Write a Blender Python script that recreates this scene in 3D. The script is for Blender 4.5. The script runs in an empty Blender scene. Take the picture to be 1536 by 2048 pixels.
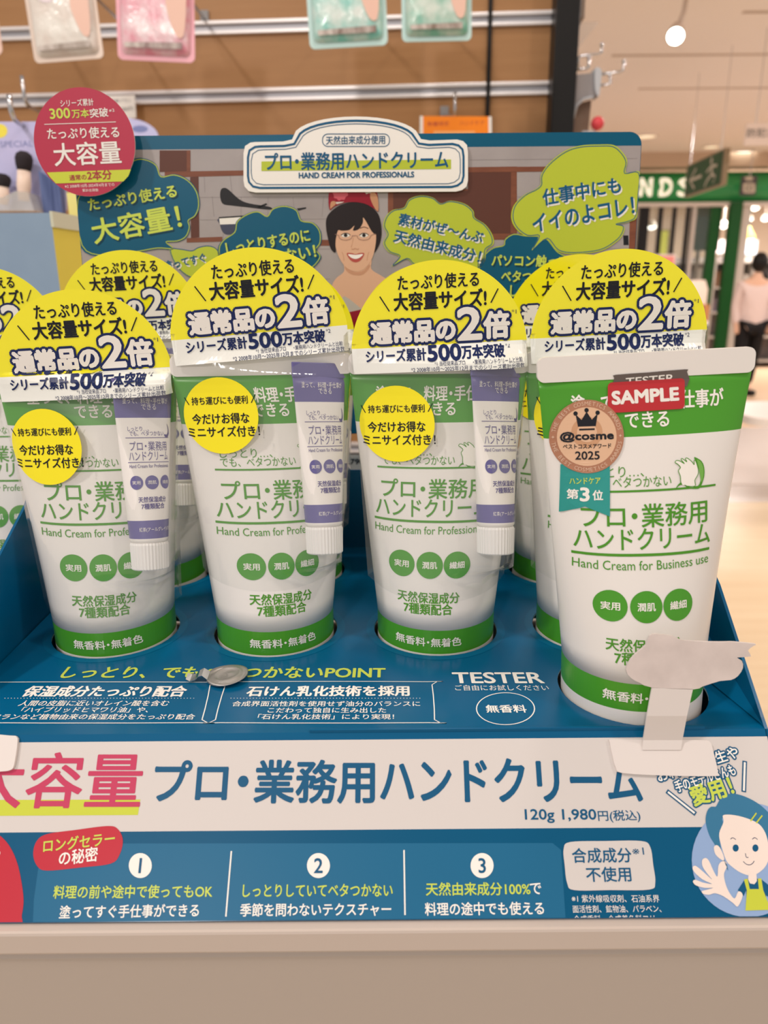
import bpy, bmesh, math, random
from mathutils import Vector, Matrix
from mathutils.geometry import tessellate_polygon
random.seed(7)
R = math.radians
S = bpy.context.scene
C = S.collection
# ---------------------------------------------------------------- camera, world, lights
T = 1.32                                   # height of the display deck above the shop floor
LENS, SENS = 26.0, 34.6
F = LENS / SENS * 2048
CAM = Vector((0, 0, T + .13))
RM = Matrix.Rotation(R(90 - 17), 3, 'X') @ Matrix.Rotation(R(-.46), 3, 'Z')
cd = bpy.data.cameras.new('camera'); co = bpy.data.objects.new('camera', cd); C.objects.link(co)
co.location = CAM; co.rotation_euler = RM.to_euler()
cd.sensor_fit = 'VERTICAL'; cd.sensor_height = SENS; cd.sensor_width = SENS * .75; cd.lens = LENS
cd.clip_start = .01; cd.clip_end = 60
cd.dof.use_dof = True; cd.dof.focus_distance = .26; cd.dof.aperture_fstop = 15
S.camera = co
S.view_settings.view_transform = 'Standard'; S.view_settings.look = 'None'
S.view_settings.exposure = 0.0; S.view_settings.gamma = 1; S.view_settings.use_curve_mapping = False
S.cycles.transparent_max_bounces = 32; S.cycles.max_bounces = 8
S.cycles.use_denoising = True
wd = bpy.data.worlds.new('shop_ambient'); S.world = wd; wd.use_nodes = True
wd.node_tree.nodes['Background'].inputs[0].default_value = (1, .90, .83, 1)
wd.node_tree.nodes['Background'].inputs[1].default_value = .56

def area(name, loc, target, size, power, col=(1, .91, .84)):
    l = bpy.data.lights.new(name, 'AREA'); l.shape = 'DISK'; l.size = size; l.energy = power; l.color = col
    o = bpy.data.objects.new(name, l); C.objects.link(o); o.location = loc
    o.rotation_euler = (Vector(target) - Vector(loc)).to_track_quat('-Z', 'Y').to_euler()
    return o
area('ceiling_spot_key', (-1.05, -.35, 2.85), (0, .8, 1.4), .13, 13)
area('ceiling_spot_right', (.95, -.2, 2.85), (0, .3, 1.3), .13, 5)
area('added_front_fill', (-.8, -2.4, 2.8), (0, .3, 1.35), .2, 17)  # added fill light behind the camera, lifts the upright tubes
area('ceiling_spot_overhead', (.12, .75, 2.85), (0, .5, 1.3), .16, 4.5)
for i, (x, y) in enumerate(((2.2, 3.2), (4.5, 5.5), (2.8, 7.8), (6.2, 8.4))):
    area('added_far_fill_%d' % i, (x, y, 2.75), (x, y, 0), .5, 48, (1, .95, .91))  # added fill lights under the ceiling to brighten the background

# ---------------------------------------------------------------- materials
def lin(c):
    c = c / 255
    return c / 12.92 if c <= .04045 else ((c + .055) / 1.055) ** 2.4
MATS = {}
def mat(name, rgb, rough=.5, spec=.22, metal=0, emit=0, coat=0, bump=None, vary=None):
    if name in MATS: return MATS[name]
    m = bpy.data.materials.new(name); m.use_nodes = True
    nt = m.node_tree; b = nt.nodes['Principled BSDF']
    col = tuple(lin(v) for v in rgb) + (1,)
    b.inputs['Base Color'].default_value = col
    b.inputs['Roughness'].default_value = rough; b.inputs['Metallic'].default_value = metal
    b.inputs['Specular IOR Level'].default_value = spec; b.inputs['Coat Weight'].default_value = coat
    b.inputs['Coat Roughness'].default_value = .12
    if emit:
        b.inputs['Emission Color'].default_value = col; b.inputs['Emission Strength'].default_value = emit
    if bump or vary:
        tc = nt.nodes.new('ShaderNodeTexCoord')
    if bump:
        n = nt.nodes.new('ShaderNodeTexNoise'); n.inputs['Scale'].default_value = bump[0]; n.inputs['Detail'].default_value = 3
        nt.links.new(tc.outputs['Object'], n.inputs['Vector'])
        bp = nt.nodes.new('ShaderNodeBump'); bp.inputs['Strength'].default_value = bump[1]; bp.inputs['Distance'].default_value = bump[2]
        nt.links.new(n.outputs[0], bp.inputs['Height']); nt.links.new(bp.outputs[0], b.inputs['Normal'])
    if vary:                                # vary = (rgb2, scale, stretch xyz, contrast)
        n = nt.nodes.new('ShaderNodeTexNoise'); n.inputs['Scale'].default_value = vary[1]; n.inputs['Detail'].default_value = 5
        mp = nt.nodes.new('ShaderNodeMapping'); mp.inputs['Scale'].default_value = vary[2]
        nt.links.new(tc.outputs['Object'], mp.inputs[0]); nt.links.new(mp.outputs[0], n.inputs['Vector'])
        r = nt.nodes.new('ShaderNodeValToRGB')
        r.color_ramp.elements[0].position = .5 - vary[3]; r.color_ramp.elements[1].position = .5 + vary[3]
        r.color_ramp.elements[0].color = col; r.color_ramp.elements[1].color = tuple(lin(v) for v in vary[0]) + (1,)
        nt.links.new(n.outputs[0], r.inputs[0]); nt.links.new(r.outputs[0], b.inputs['Base Color'])
    MATS[name] = m
    return m
def film_mat(name, haze, tint=(.97, .985, .98), rough=.07, bump=.25, ior=1.5):
    m = bpy.data.materials.new(name); m.use_nodes = True; nt = m.node_tree; nt.nodes.clear()
    N = nt.nodes.new; L = nt.links.new
    out = N('ShaderNodeOutputMaterial'); tr = N('ShaderNodeBsdfTransparent'); tr.inputs[0].default_value = tint + (1,)
    df = N('ShaderNodeBsdfDiffuse'); df.inputs[0].default_value = (.9, .93, .92, 1)
    gl = N('ShaderNodeBsdfGlossy'); gl.inputs['Roughness'].default_value = rough
    lw = N('ShaderNodeLayerWeight'); lw.inputs[0].default_value = .5
    pw = N('ShaderNodeMath'); pw.operation = 'POWER'; pw.inputs[1].default_value = 4.0
    fr = N('ShaderNodeMath'); fr.operation = 'MULTIPLY_ADD'; fr.inputs[1].default_value = .9; fr.inputs[2].default_value = .055
    L(lw.outputs['Facing'], pw.inputs[0]); L(pw.outputs[0], fr.inputs[0])
    tc = N('ShaderNodeTexCoord'); mp = N('ShaderNodeMapping'); mp.inputs['Scale'].default_value = (1, 1, .16)
    no = N('ShaderNodeTexNoise'); no.inputs['Scale'].default_value = 190; no.inputs['Detail'].default_value = 2
    bp = N('ShaderNodeBump'); bp.inputs['Strength'].default_value = bump; bp.inputs['Distance'].default_value = .0012
    L(tc.outputs['Object'], mp.inputs[0]); L(mp.outputs[0], no.inputs['Vector']); L(no.outputs[0], bp.inputs['Height'])
    L(bp.outputs[0], gl.inputs['Normal']); L(bp.outputs[0], lw.inputs['Normal'])
    m1 = N('ShaderNodeMixShader'); m1.inputs[0].default_value = haze; m2 = N('ShaderNodeMixShader')
    L(tr.outputs[0], m1.inputs[1]); L(df.outputs[0], m1.inputs[2])
    L(fr.outputs[0], m2.inputs[0]); L(m1.outputs[0], m2.inputs[1]); L(gl.outputs[0], m2.inputs[2]); L(m2.outputs[0], out.inputs[0])
    MATS[name] = m
    return m
P = dict(
    blue=mat('cardboard_blue', (2, 92, 136), .2, .22), deep=mat('print_deep_blue', (4, 88, 128), .35, .15), panelblue=mat('print_mid_blue', (36, 108, 148), .35, .15),
    teal=mat('print_teal', (4, 90, 122), .35), lime=mat('print_lime', (190, 204, 62), .35), limet=mat('print_lime_text', (205, 222, 92), .35),
    white=mat('print_white', (250, 246, 240), .4), offw=mat('card_white', (242, 238, 232), .4), navy=mat('print_navy', (28, 42, 92), .35), dark=mat('print_dark', (30, 32, 40), .4),
    ink=mat('print_blue_ink', (16, 90, 132), .4), red=mat('print_red', (196, 44, 62), .38), magenta=mat('print_magenta', (200, 64, 100), .4), magdark=mat('print_dark_red', (170, 58, 66), .4),
    bandlime=mat('print_band_lime', (205, 214, 70), .4), green=mat('tube_green', (74, 158, 38), .28, .5), gtext=mat('print_green', (82, 152, 46), .35),
    tube=mat('tube_white', (241, 237, 233), .3, .5), purple=mat('tube_purple', (108, 104, 158), .3), ptext=mat('print_purple', (96, 88, 146), .35),
    yellow=mat('film_yellow', (255, 246, 34), .16, .5, coat=.6, bump=(120, .12, .001)), stick=mat('sticker_yellow', (255, 240, 30), .18, .5),
    filmwhite=mat('film_white', (250, 252, 246), .16, .5, coat=.6, bump=(120, .12, .001)),
    frontw=mat('front_card_white', (218, 212, 209), .45, .2), shadow=mat('print_shadow_teal', (4, 62, 84), .4), ring=mat('deck_ring', (6, 100, 144), .24, .22))
film_mat('bag_film', .045, (.99, .995, .99))
P['film'] = MATS['bag_film']

# ---------------------------------------------------------------- object helpers
def tag(o, label=None, cat=None, group=None, kind=None):
    if label: o['label'] = label
    if cat: o['category'] = cat
    if group: o['group'] = group
    if kind: o['kind'] = kind
    return o
def empty(name, loc=(0, 0, 0), rot=(0, 0, 0), parent=None):
    o = bpy.data.objects.new(name, None); C.objects.link(o); o.location = loc; o.rotation_euler = rot; o.parent = parent
    o.empty_display_size = .02
    return o
def link(name, me, parent=None, loc=None, rot=None):
    o = bpy.data.objects.new(name, me); C.objects.link(o); o.parent = parent
    if loc: o.location = loc
    if rot: o.rotation_euler = rot
    return o
def copy_tree(o, parent=None):
    c = o.copy(); C.objects.link(c); c.parent = parent
    for ch in list(o.children): copy_tree(ch, c)
    return c
class MB:
    """collects shapes into one mesh"""
    def __init__(s): s.v = []; s.f = []; s.m = []; s.mats = []
    def mi(s, m):
        if m not in s.mats: s.mats.append(m)
        return s.mats.index(m)
    def add(s, vs, fs, m):
        n = len(s.v); s.v += [Vector(v) for v in vs]; k = s.mi(m)
        for f in fs: s.f.append([n + i for i in f]); s.m.append(k)
    def box(s, c, d, m, rot=None, bev=0):
        bm = bmesh.new(); bmesh.ops.create_cube(bm, size=1)
        for v in bm.verts: v.co = Vector((v.co.x * d[0], v.co.y * d[1], v.co.z * d[2]))
        if bev: bmesh.ops.bevel(bm, geom=list(bm.edges), offset=bev, segments=2, affect='EDGES', profile=.5)
        M = (rot.to_4x4() if rot else Matrix()); M = Matrix.Translation(c) @ M
        bm.verts.ensure_lookup_table()
        s.add([M @ v.co for v in bm.verts], [[v.index for v in f.verts] for f in bm.faces], m); bm.free()
        return s
    def rings(s, rings, m, cap0=True, cap1=True, close=True):
        """rings: list of equal-length point lists; m one material or a list per band"""
        n = len(rings[0]); vs = [p for r in rings for p in r]; base = len(s.v)
        s.v += [Vector(v) for v in vs]
        for i in range(len(rings) - 1):
            k = s.mi(m[i] if isinstance(m, list) else m)
            for j in range(n if close else n - 1):
                a = base + i * n + j; b = base + i * n + (j + 1) % n
                s.f.append([a, b, b + n, a + n]); s.m.append(k)
        m0, m1 = (m[0], m[-1]) if isinstance(m, list) else (m, m)
        if cap0: s.f.append([base + j for j in range(n)][::-1]); s.m.append(s.mi(m0))
        if cap1: s.f.append([base + (len(rings) - 1) * n + j for j in range(n)]); s.m.append(s.mi(m1))
        return s
    def tube(s, pts, r, m, n=8):
        pts = [Vector(p) for p in pts]; rr = r if isinstance(r, (list, tuple)) else [r] * len(pts); out = []
        for i, p in enumerate(pts):
            d = (pts[min(i + 1, len(pts) - 1)] - pts[max(i - 1, 0)]).normalized()
            a = d.orthogonal().normalized() if i == 0 else (a - d * a.dot(d)).normalized()
            b = d.cross(a); out.append([p + (a * math.cos(t) + b * math.sin(t)) * rr[i] for t in [2 * math.pi * k / n for k in range(n)]])
        return s.rings(out, m)
    def lathe(s, prof, m, n=24, c=(0, 0, 0)):
        return s.rings([[(c[0] + r * math.cos(2 * math.pi * k / n), c[1] + r * math.sin(2 * math.pi * k / n), c[2] + z) for k in range(n)] for r, z in prof], m)
    def prism(s, pts, mapf, th, m, edge=None):
        """outline pts (2d) extruded from lift 0 back to -th"""
        n = len(pts); tri = tessellate_polygon([[Vector((p[0], p[1], 0)) for p in pts]])
        fr = [mapf(p[0], p[1], 0) for p in pts]; bk = [mapf(p[0], p[1], -th) for p in pts]
        s.add(fr, tri, m); s.add(bk, [t[::-1] for t in tri], edge or m)
        s.add(fr + bk, [[i, (i + 1) % n, (i + 1) % n + n, i + n] for i in range(n)], edge or m)
        return s
    def mesh(s, name, smooth=False):
        me = bpy.data.meshes.new(name); me.from_pydata([tuple(v) for v in s.v], [], s.f)
        for m in s.mats: me.materials.append(m)
        me.polygons.foreach_set('material_index', s.m)
        if smooth: me.polygons.foreach_set('use_smooth', [True] * len(s.f))
        me.update(); return me
    def build(s, name, parent=None, smooth=False, loc=None, rot=None):
        return link(name, s.mesh(name, smooth), parent, loc, rot)

# ---------------------------------------------------------------- flat print ("Art") on real surfaces
TXT = {}
def text_mesh(s):
    if s not in TXT and '・' in s and len(s) > 1:        # set the middle dot half-width, as on the packs
        V, Fc, adv = [], [], 0
        for k, seg in enumerate(s.split('・')):
            if k:
                v, f = text_mesh('・')[:2]; n = len(V); V += [(x + adv - .25, y) for x, y in v]; Fc += [[n + i for i in q] for q in f]; adv += .5
            v, f = text_mesh(seg)[:2]; n = len(V); V += [(x + adv, y) for x, y in v]; Fc += [[n + i for i in q] for q in f]; adv += len(seg)
        xs = [p[0] for p in V]; ys = [p[1] for p in V]; TXT[s] = (V, Fc, min(xs), max(xs), min(ys), max(ys))
    if s not in TXT:
        c = bpy.data.curves.new('t', 'FONT'); c.body = s; c.resolution_u = 3
        o = bpy.data.objects.new('t', c); C.objects.link(o)
        me = bpy.data.meshes.new_from_object(o.evaluated_get(bpy.context.evaluated_depsgraph_get()))
        v = [(p.co.x, p.co.y) for p in me.vertices]; f = [list(p.vertices) for p in me.polygons]
        bpy.data.objects.remove(o); bpy.data.curves.remove(c); bpy.data.meshes.remove(me)
        xs = [p[0] for p in v]; ys = [p[1] for p in v]
        TXT[s] = (v, f, min(xs), max(xs), min(ys), max(ys))
    return TXT[s]
def smooth(pts, n=6, closed=True):
    out = []; k = len(pts)
    for i in range(k if closed else k - 1):
        if closed: p0, p1, p2, p3 = pts[(i - 1) % k], pts[i], pts[(i + 1) % k], pts[(i + 2) % k]
        else: p0, p1, p2, p3 = pts[max(i - 1, 0)], pts[i], pts[i + 1], pts[min(i + 2, k - 1)]
        for j in range(n):
            t = j / n
            out.append(tuple(.5 * (2 * p1[q] + (p2[q] - p0[q]) * t + (2 * p0[q] - 5 * p1[q] + 4 * p2[q] - p3[q]) * t * t + (3 * p1[q] - p0[q] - 3 * p2[q] + p3[q]) * t ** 3) for q in (0, 1)))
    if not closed: out.append(pts[-1])
    return out
def ell(cx, cy, rx, ry=None, n=40, a0=0, a1=360):
    ry = ry or rx
    k = n if a1 - a0 == 360 else n + 1
    return [(cx + rx * math.cos(R(a0 + (a1 - a0) * i / n)), cy + ry * math.sin(R(a0 + (a1 - a0) * i / n))) for i in range(k)]
def rrect(x0, y0, x1, y1, r, n=6):
    out = []
    for cx, cy, a in ((x1 - r, y1 - r, 0), (x0 + r, y1 - r, 90), (x0 + r, y0 + r, 180), (x1 - r, y0 + r, 270)):
        out += [(cx + r * math.cos(R(a + 90 * i / n)), cy + r * math.sin(R(a + 90 * i / n))) for i in range(n + 1)]
    return out
class Plane:
    """a real plane in the scene; P() reads a photo position as a point of that plane"""
    def __init__(s, p0, n, U=None):
        s.p0 = Vector(p0); s.n = Vector(n).normalized(); s.U = Vector(U or (1, 0, 0)).normalized(); s.V = s.n.cross(s.U).normalized()
    def P(s, px, py):
        d = RM @ Vector(((px - 768) / F, -(py - 1024) / F, -1)); t = (s.p0 - CAM).dot(s.n) / d.dot(s.n)
        q = CAM + d * t - s.p0
        return (q.dot(s.U), q.dot(s.V))
    def map(s, u, v, l=0): return s.p0 + s.U * u + s.V * v + s.n * l
    def at(s, px, py, l=0): return s.map(*s.P(px, py), l)
class Art:
    def __init__(s, pm=None, base=8e-5, step=4e-5): s.it = []; s.pm = pm; s.base = base; s.step = step
    def poly(s, pts, m, l=0):
        tri = tessellate_polygon([[Vector((p[0], p[1], 0)) for p in pts]])
        s.it.append((list(pts), [list(t) for t in tri], m, s.base + l * s.step)); return s
    def stroke(s, pts, w, m, l=0, closed=False):
        k = len(pts); a = []; b = []
        for i in range(k):
            p = pts[i]; q0 = pts[(i - 1) % k] if closed or i else p; q1 = pts[(i + 1) % k] if closed or i < k - 1 else p
            dx, dy = q1[0] - q0[0], q1[1] - q0[1]; L = math.hypot(dx, dy) or 1
            nx, ny = -dy / L * w / 2, dx / L * w / 2
            a.append((p[0] + nx, p[1] + ny)); b.append((p[0] - nx, p[1] - ny))
        s.it.append((a + b, [[i, (i + 1) % k, (i + 1) % k + k, i + k] for i in range(k if closed else k - 1)], m, s.base + l * s.step)); return s
    def text(s, st, x, y, w, h, m, l=1, ang=0, bold=0, outline=None, nat=False, shear=0, shadow=None):
        v, f, x0, x1, y0, y1 = text_mesh(st)
        sy = h / (y1 - y0); sx = sy if nat else w / (x1 - x0); ca, sa = math.cos(ang), math.sin(ang)
        def place(dx, dy):
            o = []
            for px, py in v:
                a = (px - (x0 + x1) / 2) * sx; b = (py - (y0 + y1) / 2) * sy; a += b * shear
                o.append((x + a * ca - b * sa + dx, y + a * sa + b * ca + dy))
            return o
        def dil(r, m, l, n, ox=0, oy=0):
            for k in range(n):
                t = 2 * math.pi * k / n
                s.it.append((place(ox + r * math.cos(t), oy + r * math.sin(t)), f, m, s.base + l * s.step + k * 1.5e-6))
        if shadow: dil(bold * h, shadow[0], l - .5, 4, shadow[1], shadow[2])
        if outline:
            dil(outline[1] * h, outline[0], l, 14); dil(outline[1] * h * .55, outline[0], l, 6); l += 1
        if bold: dil(bold * h, m, l, 6)
        else: s.it.append((place(0, 0), f, m, s.base + l * s.step))
        return s
    # photo-position versions
    def pp(s, pts, m, l=0): return s.poly([s.pm.P(*p) for p in pts], m, l)
    def ps(s, pts, w, m, l=0, closed=False):
        q = [s.pm.P(*p) for p in pts]; a = s.pm.P(pts[0][0], pts[0][1]); b = s.pm.P(pts[0][0] + w, pts[0][1])
        return s.stroke(q, math.dist(a, b), m, l, closed)
    def pt(s, st, a, b, h, m, l=1, **k):
        A = s.pm.P(*a); B = s.pm.P(*b); cx, cy = (a[0] + b[0]) / 2, (a[1] + b[1]) / 2
        hh = math.dist(s.pm.P(cx, cy - h / 2), s.pm.P(cx, cy + h / 2))
        if 'shadow' in k:
            u = math.dist(s.pm.P(cx, cy), s.pm.P(cx + 10, cy)) / 10; k['shadow'] = (k['shadow'][0], k['shadow'][1] * u, -k['shadow'][2] * u)
        return s.text(st, (A[0] + B[0]) / 2, (A[1] + B[1]) / 2, math.dist(A, B), hh, m, l, ang=math.atan2(B[1] - A[1], B[0] - A[0]), **k)
    def rotate(s, c, deg):
        ca, sa = math.cos(R(deg)), math.sin(R(deg))
        s.it = [([(c[0] + (x - c[0]) * ca - (y - c[1]) * sa, c[1] + (x - c[0]) * sa + (y - c[1]) * ca) for x, y in v], f, m, l) for v, f, m, l in s.it]
    def build(s, name, parent, mapf=None, grid=0, clip=None):
        mapf = mapf or s.pm.map
        bm = bmesh.new(); mats = []; lay = bm.verts.layers.float.new('lift')
        for v, f, m, l in s.it:
            if m not in mats: mats.append(m)
            bv = []
            for p in v:
                q = bm.verts.new((p[0], p[1], 0)); q[lay] = l; bv.append(q)
            for t in f:
                try: bm.faces.new([bv[i] for i in t]).material_index = mats.index(m)
                except ValueError: pass
        for ax, val, sg_ in (clip or ()):                   # trim the print at the card's own edge
            cp = [0, 0, 0]; cp[ax] = val; no = [0, 0, 0]; no[ax] = sg_
            bmesh.ops.bisect_plane(bm, geom=list(bm.verts) + list(bm.edges) + list(bm.faces), plane_co=cp, plane_no=no, dist=1e-8, clear_outer=True)
        if grid:
            for ax in (0, 1):
                lo = min(v.co[ax] for v in bm.verts); hi = max(v.co[ax] for v in bm.verts); q = math.floor(lo / grid) + 1
                while q * grid < hi:
                    cp = [0, 0, 0]; cp[ax] = q * grid; no = [0, 0, 0]; no[ax] = 1
                    bmesh.ops.bisect_plane(bm, geom=list(bm.verts) + list(bm.edges) + list(bm.faces), plane_co=cp, plane_no=no, dist=1e-7); q += 1
        for v in bm.verts: v.co = mapf(v.co.x, v.co.y, v[lay])
        me = bpy.data.meshes.new(name); bm.to_mesh(me); bm.free()
        for m in mats: me.materials.append(m)
        return link(name, me, parent)

# ================================================================ the setting
wood_floor = mat('maple_floor', (232, 210, 176), .3, .4, vary=((222, 196, 160), 1.2, (1.2, 12, 1), .25))
tile = mat('aisle_tile', (212, 202, 196), .25, .4, vary=((206, 194, 188), 2, (1, 1, 1), .3))
tan = mat('shop_floor_tan', (216, 186, 156), .35)
f = MB().box((3, 1.35, -.02), (14, 7.1, .04), wood_floor).build('floor'); tag(f, kind='structure')
f = MB().box((3, 6.2, -.02), (14, 2.6, .04), tile).build('floor'); tag(f, kind='structure')
j = MB().box((3, 5.35, .0005), (14, .03, .002), mat('tile_joint', (196, 182, 172), .6)).build('tile_joint', f)
f = MB().box((3, 12, -.02), (14, 9, .04), tan).build('floor'); tag(f, kind='structure')
ceil_m = mat('ceiling_paint', (246, 234, 226), .7)
c = MB().box((5.15, 5.0, 2.95), (9.7, 11, .1), ceil_m).build('ceiling'); tag(c, kind='structure')
groove = mat('ceiling_groove', (196, 176, 160), .8)
for y, x0 in ((5.1, 2.1), (6.0, 1.6), (7.0, 2.1)):
    MB().box(((x0 + 10) / 2, y, 2.899), (10 - x0, .035, .006), groove).build('ceiling_joint', c)
chrome = mat('chrome', (205, 205, 208), .18, .5, metal=1)
lampglow = mat('lamp_glow', (255, 250, 240), .5, emit=4)
def downlight(px, py, r, glow):
    pl = Plane((0, 0, 2.9), (0, 0, -1)); p = pl.at(px, py)
    o = empty('ceiling_downlight', p)
    MB().lathe([(r, 0), (r, -.015), (r * .86, -.018), (r * .86, -.004)], mat('lamp_trim', (236, 226, 214), .4)).build('trim_ring', o)
    MB().lathe([(r * .84, -.005), (r * .5, -.012)], glow).build('lens', o)
    return o
dim = mat('lamp_dim', (250, 232, 200), .5, emit=.9)
tag(downlight(1292, 271, .13, dim), 'round unlit-looking downlight in ceiling just above the display corner', 'downlight')
tag(downlight(1423, 292, .11, dim), 'small warm downlight in ceiling above the hanging exit sign', 'downlight')
tag(downlight(1474, 307, .30, lampglow), 'large bright round ceiling light right of the exit sign', 'ceiling light')

# slatted wall behind the display
WY = 1.4; WROT = R(-4.0)
wall = empty('wall_back', (0, WY, 0), (0, 0, WROT)); tag(wall, kind='structure')
WM = Matrix.Translation((0, WY, 0)) @ Matrix.Rotation(WROT, 4, 'Z')
wn = WM.to_3x3() @ Vector((0, -1, 0)); wu = WM.to_3x3() @ Vector((1, 0, 0))
wallpl = Plane((0, WY, 0), wn, wu)
slat_wood = mat('slat_wood', (172, 128, 84), .45, .3, vary=((160, 116, 74), 6, (1, 1, 14), .3))
alu = mat('aluminium_rail', (236, 232, 232), .3, .5, metal=.25)
alud = mat('aluminium_groove', (166, 166, 172), .4, .5, metal=.4)
blackm = mat('black_post', (26, 25, 25), .45)
zr = [wallpl.P(768, 46)[1], wallpl.P(768, 184)[1]]; pitch = zr[0] - zr[1]
XR = wallpl.P(1100, 120)[0]; XS = wallpl.P(978, 120)[0]; XL = -1.15
for k in range(-7, 5):
    z = zr[0] + k * pitch
    for a, b in ((XL, XS - .003), (XS + .003, XR)):
        MB().box(((a + b) / 2, .011, z + pitch / 2), (b - a, .018, pitch - .019), slat_wood, bev=.001).build('slat_panel', wall)
        rl = MB(); rl.box(((a + b) / 2, .008, z), (b - a, .012, .010), alud)
        rl.box(((a + b) / 2, .001, z + .0072), (b - a, .012, .0052), alu, bev=.001); rl.box(((a + b) / 2, .001, z - .0072), (b - a, .012, .0052), alu, bev=.001)
        rl.build('aluminium_rail', wall)
MB().box((XS, .006, 1.5), (.006, .022, 2.2), blackm).build('joint_strip', wall)
MB().box(((XL + XR) / 2, .035, 1.45), (XR - XL, .02, 2.3), mat('wall_backing', (90, 66, 44), .7)).build('backing_board', wall)
post = MB().box((XR + .017, -.012, 1.45), (.036, .09, 2.9), blackm, bev=.002)
post.box((XR + .041, .006, 2.2), (.012, .05, .74), mat('post_grey', (150, 132, 120), .5))
tag(post.build('trim_1', wall),)

# counter that carries the display
CZ = T - .0402
cnt = empty('counter_shelf', (0, .265, CZ)); tag(cnt, 'pale grey counter with aluminium edge trim under the blue display', 'counter')
beige = mat('counter_front', (186, 174, 164), .32, .5)
MB().box((-.43, .205, -.011), (1.13, .6, .02), mat('counter_top', (214, 206, 198), .4), bev=.001).build('counter_top', cnt)
tr = MB(); tr.box((-.43, -.0953, -.0036), (1.135, .006, .0076), mat('trim_alu', (206, 192, 182), .3, .5), bev=.0009)
tr.build('edge_trim', cnt)
MB().box((-.43, -.0868, -.3380), (1.13, .02, .66), beige, bev=.002).build('front_board', cnt)
MB().box((-.43, .22, -.68), (1.10, .55, 1.12), mat('counter_body', (188, 172, 160), .5)).build('base', cnt)

# ================================================================ the blue cardboard display
X0, X1, YF, YB = -.1363, .1137, .2006, .366
XC = (X0 + X1) / 2
COLX = [XC + k * .0616 for k in (-1.5, -.5, .5, 1.5)]
YA, YBK, YT = .272, .335, .2262
TX = .0812
disp = empty('cardboard_display', (XC, (YF + YB) / 2, CZ)); DL = -Vector(disp.location)
tag(disp, 'blue cardboard counter display with header card, holding the hand cream tubes', 'display stand')
def dpart(mb, name, parent=None, sm=False):          # shapes written in scene coordinates, parented to the display
    o = mb.build(name, parent or disp, sm)
    if not parent: o.location = DL
    return o
deckpl = Plane((0, 0, T), (0, 0, 1)); FT = R(38); FL = .0500; frontpl = Plane((0, YF, T), (0, -math.cos(FT), math.sin(FT)))
B = P['blue']; edge = mat('cardboard_edge', (150, 190, 206), .5)
holes = [(x, y, .0236) for y in (YA, YBK) for x in COLX] + [(TX, YT, .0238)]
dk = MB(); outer = [(X0, YF), (X1, YF), (X1, YB), (X0, YB)]
loops = [[Vector((x, y, 0)) for x, y in outer]] + [[Vector((x + r * math.cos(-t), y + r * math.sin(-t), 0)) for t in [2 * math.pi * k / 48 for k in range(48)]] for x, y, r in holes]
loops[1 + 8] = [Vector((v.x, max(v.y, YF + .0006), 0)) for v in loops[1 + 8]]
tri = tessellate_polygon(loops); fl = [v for l in loops for v in l]
dk.add([(v.x, v.y, T) for v in fl], tri, B); dk.add([(v.x, v.y, T - .0007) for v in fl], [t[::-1] for t in tri], B)
for l in loops[1:]:
    n = len(l); dk.add([(v.x, v.y, T) for v in l] + [(v.x, v.y, T - .0007) for v in l], [[i, (i + 1) % n, (i + 1) % n + n, i + n] for i in range(n)], edge)
deck = dpart(dk, 'deck')
fp = MB().prism([(X0, -FL), (X1, -FL), (X1, 0), (X0, 0)], frontpl.map, .0008, B)
front = dpart(fp, 'front_panel')
inn = MB().box((XC, YB - .0005, T), (X1 - X0, .001, .08), B); dpart(inn, 'back_panel')
for sx, nm in ((X0, 'side_panel'), (X1, 'side_panel')):
    pl = Plane((sx + (.0005 if sx > 0 else -.0005), 0, T), (1, 0, 0), (0, 1, 0))
    prof = [(YF - FL * math.sin(FT), -FL * math.cos(FT)), (YB, -.0394), (YB, .1), (YB - .012, .097), (.2825, .0475), (.2427, .029), (YF + .003, .002), (YF, 0)]
    dpart(MB().prism(prof, pl.map, .001, B, B), nm)
# glued inner flap at the right wall
fl_ = MB(); fl_.add([(X1 - .0004, YF + .001, T + .0004), (X1 - .0004, .262, T + .0004), (X1 - .0004, .262, T + .013), (X1 - .013, .262, T + .0006)], [[0, 1, 2], [0, 2, 3], [0, 3, 1]], B)
dpart(fl_, 'fold_flap')
dpart(MB().box((.0363, YF + .0004, T + .0004), (.118, .0012, .0012), B, bev=.0002), 'tuck_flap')

# ---- print on the deck
a = Art(deckpl)
for x, y, r in holes[:8]: a.stroke(ell(x, y, r + .0016, n=48), .0030, P['ring'], 0, True)
a.pt('しっとり、でもベタつかないPOINT', (128, 1345), (770, 1345), 22, P['limet'], bold=.025)
def outl(x0, y0, x1, y1, dx0, dx1, l=1):
    q = [(x0 + dx0 + 10, y0), (x1 + dx1 - 10, y0), (x1 + dx1, y0 + 6), (x1, y1 - 6), (x1 - 10, y1), (x0 + 10, y1), (x0, y1 - 6), (x0 + dx0, y0 + 6)]
    a.ps(smooth(q, 3), 2.0, P['white'], l, True)
outl(-60, 1365, 404, 1446, 22, 16); outl(431, 1364, 869, 1446, 20, -5)
a.pt('保湿成分たっぷり配合', (50, 1383), (372, 1383), 20, P['white'], bold=.03)
a.pt('人間の皮脂に近いオレイン酸を含む', (40, 1407), (338, 1407), 10.5, P['white'], bold=.008)
a.pt('「ハイブリッドヒマワリ油」や、', (44, 1420), (298, 1420), 10.5, P['white'], bold=.008)
a.pt('スクワランなど植物由来の保湿成分をたっぷり配合', (-54, 1434), (390, 1434), 10.5, P['white'], bold=.008)
a.pt('石けん乳化技術を採用', (495, 1383), (818, 1382), 20, P['white'], bold=.03)
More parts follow.
